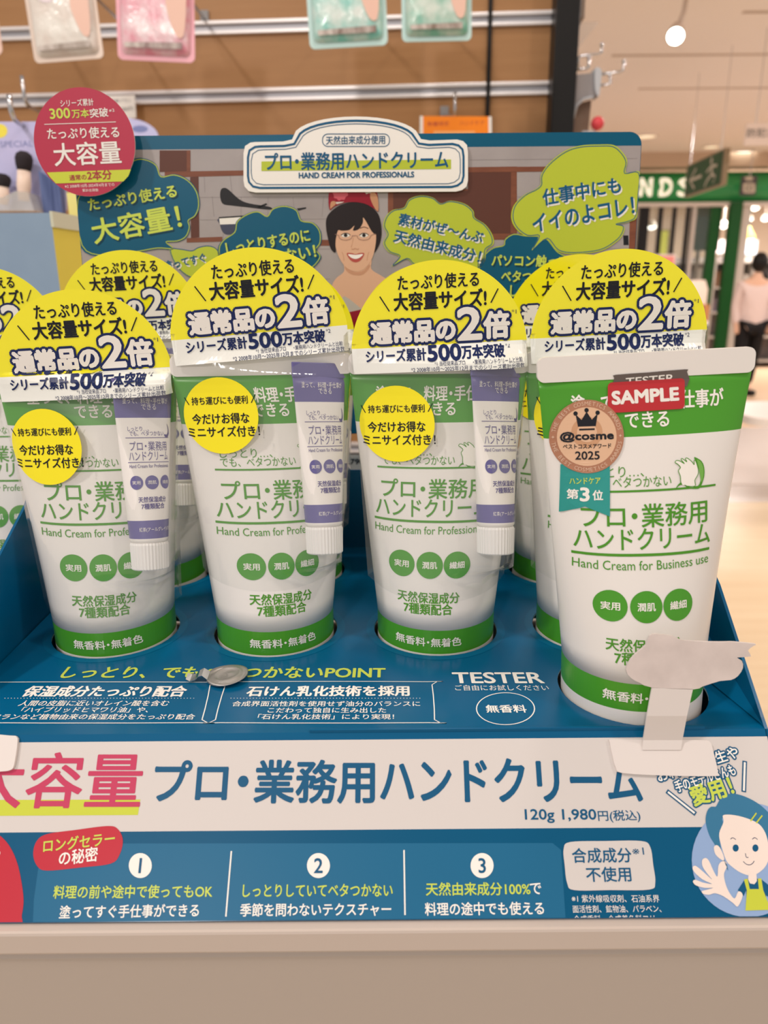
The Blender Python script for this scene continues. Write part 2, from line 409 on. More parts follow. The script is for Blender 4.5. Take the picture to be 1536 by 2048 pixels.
a.pt('合成界面活性剤を使用せず油分のバランスに', (465, 1408), (840, 1408), 10.5, P['white'], bold=.008)
a.pt('こだわって独自に生み出した', (536, 1421), (772, 1421), 10.5, P['white'], bold=.008)
a.pt('「石けん乳化技術」により実現！', (516, 1434), (788, 1434), 10.5, P['white'], bold=.008)
for i in range(60): a.pp(ell(10 + i * 6.4, 1397, 1.1, .6, 6), P['white'], 1)
for i in range(60): a.pp(ell(462 + i * 6.4, 1397, 1.1, .6, 6), P['white'], 1)
a.pt('TESTER', (906, 1356), (1085, 1356), 21, P['white'], bold=.03)
a.pt('ご自由にお試しください', (910, 1376), (1097, 1376), 11, P['white'])
a.ps(ell(1011, 1418, 58, 32), 2.2, P['white'], 1, True)
a.pt('無香料', (972, 1418), (1052, 1418), 15, P['white'], bold=.02)
a.build('deck_lettering', deck, clip=((0, X0 + .001, -1),))

# ---- print on the front panel
a = Art(frontpl); W_ = P['frontw']
u0, u1 = X0 - XC * 0, X1
def fband(y0, y1, m, l=0, x0=None, x1=None):
    v0 = frontpl.P(768, y0)[1]; v1 = frontpl.P(768, y1)[1]
    a.poly([(X0, v1), (X1, v1), (X1, v0), (X0, v0)] if x0 is None else [(x0, v1), (x1, v1), (x1, v0), (x0, v0)], m, l)
fband(1479, 1659, W_)
v0 = frontpl.P(768, 1659)[1]; a.poly([(X0, -FL), (X1, -FL), (X1, v0), (X0, v0)], P['deep'], 0)
# lighter info panel
a.pp([(96, 1687), (1105, 1686), (1122, 1700), (1131, 1838), (66, 1850), (68, 1800), (82, 1700)], P['panelblue'], 1)
# title
a.pp([(-60, 1600), (281, 1599), (276, 1630), (-60, 1632)], P['bandlime'], 1)
a.pt('大容量', (-62, 1560), (284, 1560), 108, P['magenta'], 2, bold=.016)
for s_, x0, x1, y in (('プロ・業務用', 310, 748, 1563), ('ハンドクリーム', 762, 1280, 1560)):
    a.pt(s_, (x0, y), (x1, y), 84, P['ink'], 2, bold=.026)
a.pt('120g 1,980', (1050, 1632), (1192, 1632), 27, P['ink'], 2, bold=.02); a.pt('円(税込)', (1196, 1633), (1280, 1632), 24, P['ink'], 2, bold=.012)
a.pp(smooth([(-40, 1655), (5, 1675), (33, 1720), (47, 1790), (44, 1830), (36, 1852), (-60, 1856), (-70, 1700)], 5), P['red'], 2)
a.pt('る', (-18, 1703), (2, 1703), 22, P['white'], 4)
q = [(95, 1668), (150, 1660), (215, 1652), (236, 1658), (246, 1680), (240, 1708), (222, 1727), (160, 1735), (95, 1741), (75, 1732), (67, 1708), (74, 1682)]
a.pp(smooth(q, 5), P['red'], 3)
a.pt('ロングセラー', (88, 1692), (230, 1676), 26, P['limet'], 5, bold=.018); a.pt('の秘密', (119, 1717), (196, 1707), 29, P['white'], 5, bold=.018)
for n_, x in (('1', 281), ('2', 637), ('3', 964)):
    a.pp(ell(x, 1731, 23, 25), P['white'], 3); a.pt(n_, (x - 9, 1731), (x + 9, 1731), 29, P['ink'], 5, bold=.02, nat=True)
a.ps([(463, 1702), (452, 1833)], 3, P['white'], 3); a.ps([(808, 1700), (810, 1830)], 3, P['white'], 3)
a.pt('料理の前や途中で使ってもOK', (108, 1784), (425, 1782), 26, P['limet'], 3, bold=.018); a.pt('塗ってすぐ手仕事ができる', (120, 1824), (398, 1820), 26, P['white'], 3, bold=.018)
a.pt('しっとりしていてベタつかない', (486, 1781), (785, 1780), 25, P['limet'], 3, bold=.018); a.pt('季節を問わないテクスチャー', (481, 1820), (782, 1818), 26, P['white'], 3, bold=.018)
a.pt('天然由来成分100%', (852, 1778), (1060, 1777), 26, P['limet'], 3, bold=.018); a.pt('で', (1060, 1777), (1082, 1777), 22, P['white'], 3, bold=.018)
a.pt('料理の途中でも使える', (850, 1818), (1087, 1816), 26, P['white'], 3, bold=.018)
a.pp(smooth([(1140, 1684), (1210, 1682), (1282, 1682), (1300, 1694), (1306, 1730), (1310, 1765), (1298, 1779), (1220, 1780), (1148, 1780), (1134, 1766), (1129, 1730), (1127, 1698)], 5), W_, 3)
a.pt('合成成分', (1144, 1711), (1262, 1710), 29, P['ink'], 5, bold=.018); a.pt('※1', (1264, 1703), (1287, 1702), 14, P['ink'], 5); a.pt('不使用', (1172, 1749), (1261, 1748), 29, P['ink'], 5, bold=.018)
a.pt('※1 紫外線吸収剤、石油系界', (1143, 1797), (1318, 1797), 15, P['white'], 3); a.pt('面活性剤、鉱物油、パラベン、', (1145, 1818), (1322, 1817), 15, P['white'], 3)
a.pt('合成香料、合成着色料フリー', (1147, 1838), (1324, 1837), 15, P['white'], 3)
# caption with outline
o_ = (P['ink'], .14)
a.pt('お料理の先生や', (1314, 1553), (1474, 1503), 24, P['white'], 3, outline=o_, bold=.02)
a.pt('手のモデルさんも', (1350, 1574), (1468, 1538), 23, P['white'], 3, outline=o_, bold=.02)
a.pt('愛用！', (1382, 1594), (1462, 1570), 38, P['limet'], 3, outline=(P['ink'], .11), bold=.035)
for p in (((1333, 1582), (1391, 1628)), ((1489, 1522), (1487, 1584))):
    a.ps(p, 9, P['ink'], 3); a.ps([(p[0][0] + (p[1][0] - p[0][0]) * t, p[0][1] + (p[1][1] - p[0][1]) * t) for t in (.04, .96)], 4, P['white'], 4)
# drawn woman waving
pale = mat('print_pale_blue', (150, 178, 220), .4); skin0 = mat('print_skin_pale', (248, 232, 222), .4); hairb = mat('print_hair_blue', (60, 124, 162), .4)
def z8(pts): return [(1340 + x / 5.122, 1460 + y / 5.12) for x, y in pts]
a.pp(z8(ell(800, 1330, 580, 585, 48)), pale, 3)
a.pp(z8(smooth([(470, 780), (510, 710), (570, 665), (650, 652), (760, 680), (880, 740), (980, 820), (1080, 940), (1110, 1100), (1060, 1250), (900, 1000), (560, 900), (540, 960), (500, 1080), (540, 1300), (590, 1440), (470, 1200), (400, 1080), (362, 940), (375, 840), (410, 790), (445, 785)], 4)), hairb, 4)
a.pp(z8(smooth([(545, 870), (700, 880), (880, 945), (960, 1030), (1000, 1150), (1010, 1300), (970, 1400), (890, 1470), (820, 1490), (720, 1460), (620, 1390), (570, 1330), (520, 1180), (500, 1060), (545, 940)], 4)), skin0, 5)
a.pp(z8(smooth([(445, 1200), (475, 1178), (510, 1210), (545, 1290), (548, 1335), (510, 1320), (460, 1270)], 4)), skin0, 6)
a.pp(z8([(545, 1320), (580, 1380), (592, 1440), (560, 1370)]), hairb, 7)
for x in (668, 870): a.pp(z8(ell(x, 1208, 31, 37, 20)), P['ink'], 6)
for q in ([(615, 1118), (632, 1104), (650, 1108), (670, 1122)], [(838, 1118), (856, 1104), (874, 1106), (892, 1122)], [(768, 1262), (772, 1290), (780, 1304), (798, 1304)], [(745, 1345), (775, 1372), (810, 1380), (840, 1366), (858, 1340)]):
    a.ps(z8(smooth(q, 3, False)), 1.2, P['navy'], 6)
a.ps(z8([(820, 932), (880, 850)]), 2.6, P['bandlime'], 6); a.ps(z8([(878, 952), (940, 875)]), 2.6, P['bandlime'], 6)
a.pp(z8([(760, 1530), (800, 1520), (880, 1520), (930, 1528), (1100, 1660), (1060, 1760), (980, 1690), (980, 1830), (780, 1830), (775, 1640), (750, 1700), (690, 1640)]), P['ink'], 5)
a.pp(z8([(800, 1470), (880, 1470), (885, 1545), (860, 1578), (815, 1570), (795, 1530)]), skin0, 6)
a.pp(z8([(752, 1530), (790, 1520), (812, 1628), (905, 1628), (895, 1520), (930, 1518), (950, 1640), (1030, 1840), (768, 1848), (782, 1640)]), P['bandlime'], 6)
a.pp(z8(smooth([(480, 1500), (440, 1440), (400, 1350), (365, 1310), (325, 1330), (330, 1400), (385, 1480), (425, 1530), (300, 1420), (250, 1388), (226, 1410), (250, 1460), (330, 1530), (425, 1575), (330, 1560), (255, 1532), (230, 1552), (262, 1590), (350, 1615), (435, 1615), (370, 1635), (320, 1650), (340, 1678), (400, 1685), (455, 1670), (540, 1700), (640, 1770), (690, 1805), (740, 1690), (695, 1650), (655, 1725), (595, 1650), (560, 1560), (548, 1470), (578, 1400), (568, 1350), (525, 1345), (490, 1390)], 3)), skin0, 7)
a.build('front_print', front, clip=((0, X1 - .0002, 1), (0, X0 + .0002, -1), (1, -FL + .0002, -1)))

# ---- header card
TILT = R(4.5)
headpl = Plane((0, YB + .001, T + .0575), (0, -math.cos(TILT), math.sin(TILT)))
HP = headpl.P
hl = HP(152, 390)[0]; hr = HP(1283, 292)[0]; ht = HP(712, 268)[1]
head = dpart(MB().prism(rrect(hl, 0, hr, ht, .0055), headpl.map, .0008, P['teal'], edge), 'header_card')
a = Art(headpl); brick = mat('print_brick_grey', (176, 168, 168), .35, vary=((160, 152, 152), 60, (1, 1, 1), .3)); bline = mat('print_brick_line', (150, 142, 142), .4)
wd1 = mat('print_shelf_wood', (140, 86, 64), .4, vary=((118, 70, 54), 80, (1, 1, 6), .3)); wd2 = mat('print_shelf_dark', (98, 60, 50), .4)
pb = HP(700, 735)[1]; ptp = ht - (HP(700, 268)[1] - HP(700, 296)[1])
a.poly([(hl, pb), (hr, pb), (hr, ptp), (hl, ptp)], brick, 0)
a.poly([(hl, 0.0005), (hr, 0.0005), (hr, pb), (hl, pb)], P['blue'], 0)
def z2(pts): return [(140 + x / 2.954, 280 + y / 2.954) for x, y in pts]
def z3(pts): return [(760 + x / 2.844, 260 + y / 2.844) for x, y in pts]
for y in (345, 395, 440, 500, 560, 610): a.ps([(400, y), (660, y - 2)], 1.2, bline, 1)
for y in (320, 395, 440, 500, 560, 610): a.ps([(940, y), (1275, y - 3)], 1.2, bline, 1)
for k in range(14): a.ps([(410 + k * 18 + random.uniform(-5, 5), 345 + 48 * (k % 3)), (410 + k * 18, 385 + 48 * (k % 3))], 1, bline, 1)
a.pp(z2([(530, 62), (710, 62), (710, 185), (530, 190)]), wd2, 2); a.pp(z2([(690, 62), (712, 62), (712, 185), (690, 185)]), wd1, 3)
a.pp(z2([(560, 188), (1030, 180), (1030, 210), (560, 222)]), wd1, 2)
a.pp(z2([(710, 220), (760, 215), (765, 575), (715, 580)]), wd2, 2); a.pp(z2([(690, 580), (900, 572), (900, 600), (690, 606)]), wd1, 3)
a.pp(z2([(1480, 590), (1560, 590), (1560, 625), (1480, 625)]), wd1, 2)
a.pp(z3([(45, 345), (520, 335), (520, 625), (45, 625)]), wd1, 1); a.pp(z3([(500, 212), (778, 208), (780, 625), (500, 625)]), wd1, 1)
a.pp(z3([(75, 355), (500, 345), (500, 600), (75, 605)]), wd2, 2); a.pp(z3([(500, 242), (745, 240), (742, 590), (500, 600)]), wd2, 2)
a.pp(z3([(505, 212), (1000, 208), (1000, 236), (505, 242)]), wd1, 3); a.pp(z3([(745, 240), (775, 240), (778, 620), (742, 620)]), wd1, 3)
a.pp(z3([(640, 590), (1000, 590), (1000, 620), (640, 620)]), wd1, 3); a.pp(z3([(1420, 515), (1460, 500), (1450, 690), (1415, 690)]), wd1, 1)
a.pp(z3([(1383, 600), (1412, 600), (1414, 655), (1385, 655)]), P['dark'], 1)
# ladle and pot
bk = mat('print_black', (36, 36, 40), .4)
a.pp(z2(smooth([(890, 300), (905, 284), (935, 292), (1000, 350), (1060, 375), (1180, 395), (1180, 412), (1050, 398), (960, 388), (905, 378), (888, 340)], 4)), bk, 2)
a.pp(z2([(1105, 395), (1160, 373), (1166, 382), (1120, 402)]), bk, 2); a.pp(z2([(1340, 405), (1395, 397), (1395, 406), (1350, 418)]), bk, 2)
a.pp(z2(smooth([(880, 462), (1030, 450), (1030, 500), (1000, 545), (930, 560), (900, 540), (886, 500)], 3)), mat('print_pot', (70, 74, 96), .4), 2); a.pp(z2([(882, 464), (1030, 452), (1030, 495), (886, 500)]), P['offw'], 3); a.pp(z2([(880, 456), (1030, 446), (1030, 454), (880, 464)]), bk, 4)
# the printed woman
def z1(pts): return [(640 + x / 6.825, 340 + y / 6.825) for x, y in pts]
skin = mat('print_skin', (226, 180, 150), .4); skin2 = mat('print_skin_shade', (204, 152, 122), .4); hairk = mat('print_hair', (36, 28, 30), .4); hatr = mat('print_hat_red', (150, 22, 44), .4)
HL = 5
a.pp(z1(smooth([(340, 1200), (680, 1190), (700, 1350), (830, 1440), (960, 1530), (1000, 1700), (780, 2000), (560, 2080), (380, 2000), (180, 1800), (160, 1600), (220, 1480), (330, 1380)], 4)), skin, HL)
a.pp(z1([(395, 1940), (560, 1905), (700, 1960), (760, 2500), (300, 2500), (330, 2000)]), hatr, HL + 2)
a.pp(z1([(330, 1720), (400, 1760), (580, 1905), (560, 1925), (395, 1955), (340, 1990), (260, 1800)]), mat('print_collar', (190, 184, 176), .4), HL + 1)
a.pp(z1([(580, 1910), (800, 1600), (960, 1500), (1000, 1540), (830, 1700), (610, 1960)]), MATS['print_collar'], HL + 1)
a.pp(z1(smooth([(345, 1290), (400, 1360), (500, 1395), (600, 1370), (670, 1290), (680, 1330), (600, 1420), (500, 1440), (400, 1410), (345, 1350)], 3)), skin2, HL + 1)
a.pp(z1(smooth([(480, 440), (640, 470), (780, 580), (830, 720), (840, 880), (810, 1020), (740, 1130), (760, 960), (740, 700), (480, 560), (240, 720), (200, 900), (215, 1120), (150, 1080), (115, 960), (85, 800), (90, 660), (160, 560), (300, 470)], 4)), hairk, HL + 1)
a.pp(z1(smooth([(230, 760), (210, 900), (215, 1050), (255, 1180), (320, 1290), (400, 1360), (500, 1385), (590, 1360), (670, 1280), (725, 1170), (755, 1040), (765, 900), (740, 720), (600, 560), (400, 560)], 4)), skin, HL + 2)
a.pp(z1(smooth([(480, 450), (620, 470), (740, 590), (780, 760), (760, 880), (700, 830), (650, 740), (590, 650), (585, 720), (540, 800), (480, 830), (450, 820), (470, 760), (400, 820), (300, 830), (245, 830), (215, 960), (205, 1110), (140, 1000), (110, 800), (130, 640), (250, 500)], 4)), hairk, HL + 3)
a.pp(z1(smooth([(130, 540), (120, 330), (180, 240), (300, 165), (440, 138), (600, 155), (720, 220), (780, 320), (795, 440), (795, 570), (740, 530), (620, 465), (480, 440), (330, 450), (200, 500)], 4)), hatr, HL + 4)
flp = mat('print_flower_pink', (206, 92, 104), .4); flw = mat('print_flower_white', (214, 206, 196), .4); flo = mat('print_flower_tan', (200, 146, 110), .4)
def blob(cx, cy, rx, ry, m, l, k=9):
    a.pp(z1(smooth([(cx + rx * (1 if i % 2 else .86) * math.cos(2 * math.pi * i / (2 * k)), cy + ry * (1 if i % 2 else .86) * math.sin(2 * math.pi * i / (2 * k))) for i in range(2 * k)], 3)), m, l)
blob(278, 308, 112, 118, flp, HL + 6); blob(650, 245, 84, 88, flw, HL + 6); blob(235, 215, 68, 40, flw, HL + 5)
a.pp(z1(smooth([(690, 320), (745, 310), (790, 390), (795, 560), (745, 520), (690, 400)], 3)), flo, HL + 6); a.pp(z1(smooth([(140, 530), (150, 440), (205, 430), (215, 470), (170, 510)], 3)), flo, HL + 6); a.pp(z1([(215, 440), (330, 435), (300, 452), (225, 470)]), flw, HL + 6)
a.ps(z1(smooth([(610, 200), (640, 230), (660, 215), (690, 240), (650, 270), (630, 250)], 3)), .8, bline, HL + 7, True)
for x in (350, 600):
    a.pp(z1(smooth([(x - 62, 895), (x - 20, 870), (x + 30, 872), (x + 62, 892), (x + 20, 918), (x - 30, 918)], 4)), P['offw'], HL + 4); a.pp(z1(ell(x, 893, 25, 24, 16)), hairk, HL + 5)
    a.ps(z1(smooth([(x - 64, 894), (x - 20, 866), (x + 30, 868), (x + 64, 890)], 3, False)), 1.3, hairk, HL + 6)
    a.ps(z1(smooth([(x - 92, 895), (x - 80, 935), (x - 10, 958), (x + 70, 940), (x + 95, 892)], 4, False)), .9, mat('print_glasses', (150, 116, 108), .4), HL + 7)
a.ps(z1([(440, 900), (500, 896)]), .9, MATS['print_glasses'], HL + 7); a.ps(z1([(205, 880), (260, 895)]), .9, MATS['print_glasses'], HL + 7); a.ps(z1([(695, 895), (755, 870)]), .9, MATS['print_glasses'], HL + 7)
a.ps(z1(smooth([(545, 800), (600, 780), (660, 800)], 3, False)), 1.6, mat('print_brow', (110, 76, 64), .4), HL + 3.5)
a.ps(z1(smooth([(430, 1075), (450, 1085), (480, 1072), (510, 1085), (532, 1075)], 3, False)), 1.8, skin2, HL + 4); a.ps(z1(smooth([(455, 930), (440, 1010), (425, 1060)], 3, False)), 1.2, skin2, HL + 3)
a.pp(z1(smooth([(365, 1140), (430, 1135), (485, 1150), (540, 1135), (605, 1140), (570, 1215), (520, 1255), (460, 1258), (405, 1220)], 4)), mat('print_lips', (186, 84, 78), .4), HL + 4)
a.pp(z1(smooth([(385, 1152), (485, 1160), (585, 1150), (545, 1195), (490, 1215), (430, 1200)], 4)), P['white'], HL + 5)
for x in (300, 670): a.ps(z1(smooth([(x, 1120), (x + (20 if x < 500 else -20), 1170), (x + (28 if x < 500 else -28), 1240)], 3, False)), 1, skin2, HL + 3)
# bubbles
BL = 8
def bubble(pts, m, om, l, w=1.6, k=4, inset=.972):
    q = smooth(pts, k); a.pp(q, m, l); cx = sum(p[0] for p in q) / len(q); cy = sum(p[1] for p in q) / len(q)
    a.ps([(cx + (x - cx) * inset, cy + (y - cy) * inset) for x, y in q], w, om, l + 1, True)
bubble(z3([(555, 770), (590, 710), (640, 670), (700, 655), (710, 620), (760, 590), (830, 600), (940, 610), (1010, 690), (1060, 720), (1100, 760), (1000, 960), (800, 1020), (600, 960)]), P['teal'], P['lime'], BL)
bubble(z2([(385, 112), (450, 112), (510, 145), (540, 213), (620, 202), (700, 235), (755, 305), (768, 390), (745, 450), (705, 478), (712, 520), (690, 575), (640, 602), (570, 608), (612, 648), (520, 645), (400, 665), (200, 690), (62, 630), (36, 350), (130, 300), (300, 170)]), P['teal'], P['lime'], BL)
bubble(z2([(590, 650), (650, 645), (720, 655), (760, 635), (820, 625), (870, 645), (890, 700), (860, 780), (740, 820), (640, 760)]), P['lime'], P['ink'], BL)
bubble(z2([(875, 640), (905, 590), (968, 545), (985, 480), (1050, 435), (1110, 422), (1165, 450), (1200, 405), (1270, 388), (1340, 412), (1370, 475), (1440, 490), (1482, 540), (1484, 610), (1460, 650), (1484, 700), (1400, 780), (1200, 830), (1000, 800), (890, 710)]), P['teal'], P['lime'], BL)
bubble(z3([(135, 442), (165, 395), (230, 373), (300, 385), (345, 418), (400, 403), (480, 420), (530, 460), (540, 500), (600, 540), (640, 600), (645, 650), (605, 682), (590, 760), (500, 830), (300, 810), (195, 770), (150, 735), (65, 778), (110, 722), (50, 695), (18, 645), (40, 595), (18, 545), (35, 490), (75, 455)]), P['lime'], P['ink'], BL)
bubble(z3([(912, 310), (915, 255), (960, 190), (1050, 120), (1140, 90), (1250, 84), (1330, 88), (1380, 130), (1405, 180), (1397, 243), (1478, 240), (1476, 360), (1462, 490), (1420, 522), (1345, 540), (1388, 552), (1380, 595), (1340, 640), (1250, 690), (1100, 706), (1010, 690), (945, 622), (862, 686), (900, 607), (830, 605), (770, 560), (745, 500), (760, 430), (820, 370), (880, 340)]), P['lime'], P['ink'], BL + 2)
sh = (P['shadow'], 2.6, 3.0); ws = (P['offw'], 2.6, 3.0); K = dict(bold=.03)
def zz(f_, p): return f_([p])[0]
a.pt('たっぷり使える', zz(z2, (112, 385)), zz(z2, (628, 300)), 25, P['limet'], BL + 4, shadow=sh, **K); a.pt('大容量！', zz(z2, (135, 545)), zz(z2, (650, 450)), 49, P['limet'], BL + 4, bold=.022, shadow=sh)
a.pt('しっとりするのに', zz(z2, (925, 645)), zz(z2, (1415, 562)), 24, P['limet'], BL + 4, shadow=sh, **K); a.pt('ベタつかない！', zz(z2, (950, 740)), zz(z2, (1450, 655)), 26, P['limet'], BL + 4, shadow=sh, **K)
a.pt('塗ってすぐ', zz(z2, (560, 745)), zz(z2, (800, 692)), 18, P['ink'], BL + 4, shadow=ws, **K)
a.pt('素材がぜ〜んぶ', zz(z3, (108, 505)), zz(z3, (585, 612)), 24, P['ink'], BL + 5, shadow=ws, **K); a.pt('天然由来成分！', zz(z3, (82, 600)), zz(z3, (570, 722)), 26, P['ink'], BL + 5, shadow=ws, **K)
a.pt('仕事中にも', zz(z3, (925, 387)), zz(z3, (1365, 312)), 33, P['ink'], BL + 6, shadow=ws, **K); a.pt('イイのよコレ！', zz(z3, (868, 535)), zz(z3, (1440, 428)), 35, P['ink'], BL + 6, shadow=ws, **K)
a.pt('パソコン触っても', zz(z3, (635, 742)), zz(z3, (1130, 748)), 23, P['limet'], BL + 4, shadow=sh, **K); a.pt('ベタつかない', zz(z3, (690, 832)), zz(z3, (1040, 840)), 22, P['limet'], BL + 4, shadow=sh, **K); a.pt('しっとり', zz(z3, (740, 915)), zz(z3, (960, 920)), 22, P['limet'], BL + 4, shadow=sh, **K)
a.build('header_print', head, clip=((0, hr - .0002, 1), (0, hl + .0002, -1)))
# raised title plate on the header
platepl = Plane(headpl.map(0, 0, .0016), headpl.n)
def plate_pts(d):
    l, r, t, b = 487 + d, 936 - d, 284 + d, 383 - d; q = []
    q += [(l, t + 22), (l + 3, t + 8), (l + 14, t + 1), (l + 24, t)]
    q += [(566 + d * .3, t - 1), (584 + d * .5, t - 5)]
    q += [(712 - 128 * math.cos(R(s)) + d * math.cos(R(s)), 281 + d * .4 - (48 - d * .55) * math.sin(R(s)) ** .85) for s in range(20, 161, 10)]
    q += [(842 - d * .5, t - 6), (860 - d * .3, t - 3), (r - 22, t - 5), (r - 10, t - 2), (r - 2, t + 6), (r, t + 20)]
    q += [(r, b - 22), (r - 3, b - 10), (r - 12, b - 3), (r - 24, b), (l + 24, b + 2), (l + 10, b - 1), (l + 2, b - 10), (l, b - 22)]
    return q
pl = dpart(MB().prism([platepl.P(*p) for p in plate_pts(0)], platepl.map, .0011, P['white'], P['white']), 'title_plate')
a = Art(platepl)
a.ps(plate_pts(9), 4.2, P['ink'], 1, True); a.ps(plate_pts(15.5), 1.4, P['ink'], 1, True)
a.pp([(523, 323), (902, 319), (902, 338), (523, 342)], P['lime'], 1)
a.ps([(645 + x, 268 + y) for x, y in rrect(0, 0, 134, 25, 11)], 1.5, P['ink'], 1, True)
a.pt('天然由来成分使用', (652, 281), (770, 279.5), 17, P['ink'], 2, bold=.01); a.pt('プロ・業務用ハンドクリーム', (531, 324), (896, 319), 35, P['ink'], 3, bold=.022)
a.pt('HAND CREAM FOR PROFESSIONALS', (598, 351), (828, 349), 11, P['ink'], 2, bold=.05)
a.build('title_lettering', pl)

# neighbouring tray to the left, mostly hidden
nb = empty('cardboard_display', (-.262, .265, CZ)); tag(nb, 'second blue display tray standing left of the main display', 'display stand')
n_ = MB(); n_.box((0, .03, .0255), (.236, .16, .001), B); n_.build('deck', nb)
MB().box((0, -.05, .013), (.236, .001, .026), B).build('front_panel', nb); MB().box((0, .11, .013), (.236, .001, .026), B).build('back_panel', nb)
for x in (-.1175, .1175): MB().box((x, .03, .013), (.001, .16, .026), B).build('side_panel', nb)

# ================================================================ hand cream tubes
RB, ATOP, ZB, ZC, ZT = .02225, .0311, .0232, .112, .1187
def prof(z):
    if z <= ZB: return RB, RB
    t = min(1, (z - ZB) / (ZC - ZB))
    return RB + (ATOP - RB) * t, max(.0007, RB * (1 - t) ** .95)
def ering(z, n=96, a=None, b=None):
    if a is None: a, b = prof(z)
    return [(a * math.sin(2 * math.pi * k / n), -b * math.cos(2 * math.pi * k / n), z) for k in range(n)]
def tsurf(x, z, l=0):
    a, b = prof(z); q = max(-.999, min(.999, x / a)); c = math.sqrt(1 - q * q)
    n = Vector((q / a, -c / max(b, .002), 0)).normalized()
    return Vector((x, -b * c, z)) + n * l
G, Wt = P['green'], P['tube']
zs = [ZB] + [.03 + .005 * k for k in range(13)] + [.0945, .0949, .100, .105, .109, ZC]
body_me = MB().rings([ering(z) for z in zs], [G if (zs[i] >= .0949) else Wt for i in range(len(zs) - 1)]).mesh('tube_body', True)
cap_mb = MB().rings([ering(0, a=RB - .0008, b=RB - .0008), ering(.0006, a=RB, b=RB), ering(.0138), ering(.014), ering(.0232)], [Wt, Wt, Wt, G])
cap_me = cap_mb.mesh('cap', False)
crimp_me = MB().prism([(x, z) for x, z in rrect(-ATOP - .0004, ZC - .0006, ATOP + .0004, ZT, .0022)], lambda u, v, l: Vector((u, -.0007 - l, v)) if l < 0 else Vector((u, -.0008, v)), .0015, Wt).mesh('crimp')
# prism goes along +y (back) for negative lift
# where things sit on the open tester, read in its own label coordinates
TLEAN = -.0047 / .11
def tp(px, py):
    z = .06
    for _ in range(4):
        y = YT - prof(max(z, ZB))[1] * .97
        d = RM @ Vector(((px - 768) / F, -(py - 1024) / F, -1)); t = y / d.y; q = CAM + d * t; z = q.z - T + .010
    return (q.x - (TX + (z - .010) * TLEAN), z)
def tube_art(second):
    a = Art(base=1.2e-4, step=3e-5); g = P['gtext']
    def tx(st, x0, x1, y, h, m, l=1, **k):
        A = tp(x0, y); B_ = tp(x1, y); hh = tp((x0 + x1) / 2, y - h / 2)[1] - tp((x0 + x1) / 2, y + h / 2)[1]
        a.text(st, (A[0] + B_[0]) / 2, (A[1] + B_[1]) / 2, B_[0] - A[0], hh, m, l, **k)
    tx('塗って、料理・手仕事が', 1146, 1450, 801, 37, P['white'], bold=.02); tx('できる', 1253, 1340, 838, 31, P['white'], bold=.02)
    tx('しっとり…、', 1170, 1290, 941, 22, g); tx('でも、ベタつかない', 1170, 1345, 962, 22, g)
    A = tp(1158, 981); B_ = tp(1440, 979); a.stroke([A, ((A[0] + B_[0]) / 2, A[1]), B_], .0006, g, 1)
    for st, x0, x1, y, h in (('プロ・業務用', 1170, 1422, 1030, 47), ('ハンドクリーム', 1158, 1430, 1076, 42)): tx(st, x0, x1, y, h, g, bold=.012)
    A = tp(1155, 1109); B_ = tp(1430, 1109); a.stroke([A, ((A[0] + B_[0]) / 2, A[1]), B_], .0008, g, 1)
    tx(second, 1157, 1428, 1129, 19, g)
    for x, st in ((1227, '実用'), (1295, '潤肌'), (1360, '繊細')):
        c = tp(x, 1212); a.poly(ell(c[0], c[1], .0047, n=32), G, 1); a.text(st, c[0], c[1], .0052, .0024, P['white'], 3, bold=.02)
    tx('天然保湿成分', 1220, 1368, 1290, 26, g, bold=.02); tx('7種類配合', 1236, 1352, 1317, 26, g, bold=.02)
    c = tp(1295, 1395); a.text('無香料・無着色', c[0], .0186, .0236, .0034, P['white'], 1, bold=.02)
    # leaf and hand emblem
    def zl(pts): return [tp(1320 + x / 12, 890 + y / 12) for x, y in pts]
    lf = mat('print_leaf', (122, 184, 86), .35)
    a.poly(zl(smooth([(400, 1080), (480, 1010), (560, 980), (640, 1010), (720, 1080), (900, 1110), (1010, 1100), (1080, 980), (1130, 800), (1120, 600), (1060, 460), (960, 380), (860, 340), (920, 480), (1000, 680), (1040, 860), (1000, 1010), (900, 1060), (760, 1010), (600, 920), (480, 960)], 3)), g, 2)
    a.poly(zl(smooth([(930, 400), (1040, 480), (1100, 640), (1100, 820), (1050, 960), (1010, 760), (970, 560)], 3)), lf, 3)
    a.poly(zl(smooth([(560, 980), (520, 780), (470, 640), (520, 560), (440, 470), (390, 440), (420, 390), (510, 410), (620, 480), (540, 380), (560, 350), (680, 440), (640, 360), (690, 350), (800, 440), (860, 520), (860, 420), (900, 440), (960, 620), (960, 760), (880, 900), (880, 1040), (760, 1050), (640, 990)], 3)), P['white'], 4)
    a.stroke(zl(smooth([(560, 980), (520, 780), (470, 640), (520, 560), (440, 470), (390, 440), (420, 390), (510, 410), (620, 480), (540, 380), (560, 350), (680, 440), (640, 360), (690, 350), (800, 440), (860, 520), (860, 420), (900, 440), (960, 620), (960, 760), (880, 900), (880, 1040)], 3)), .00022, g, 5)
    return a
ta_biz = tube_art('Hand Cream for Business use'); ta_pro = tube_art('Hand Cream for Professionals')
def make_tube(art, parent, loc=(0, 0, 0), rot=(0, 0, 0)):
    b = link('large_tube', body_me, parent, loc, rot)
    link('cap', cap_me, b); link('crimp', crimp_me, b)
    art.build('tube_lettering', b, tsurf, .003)
    return b

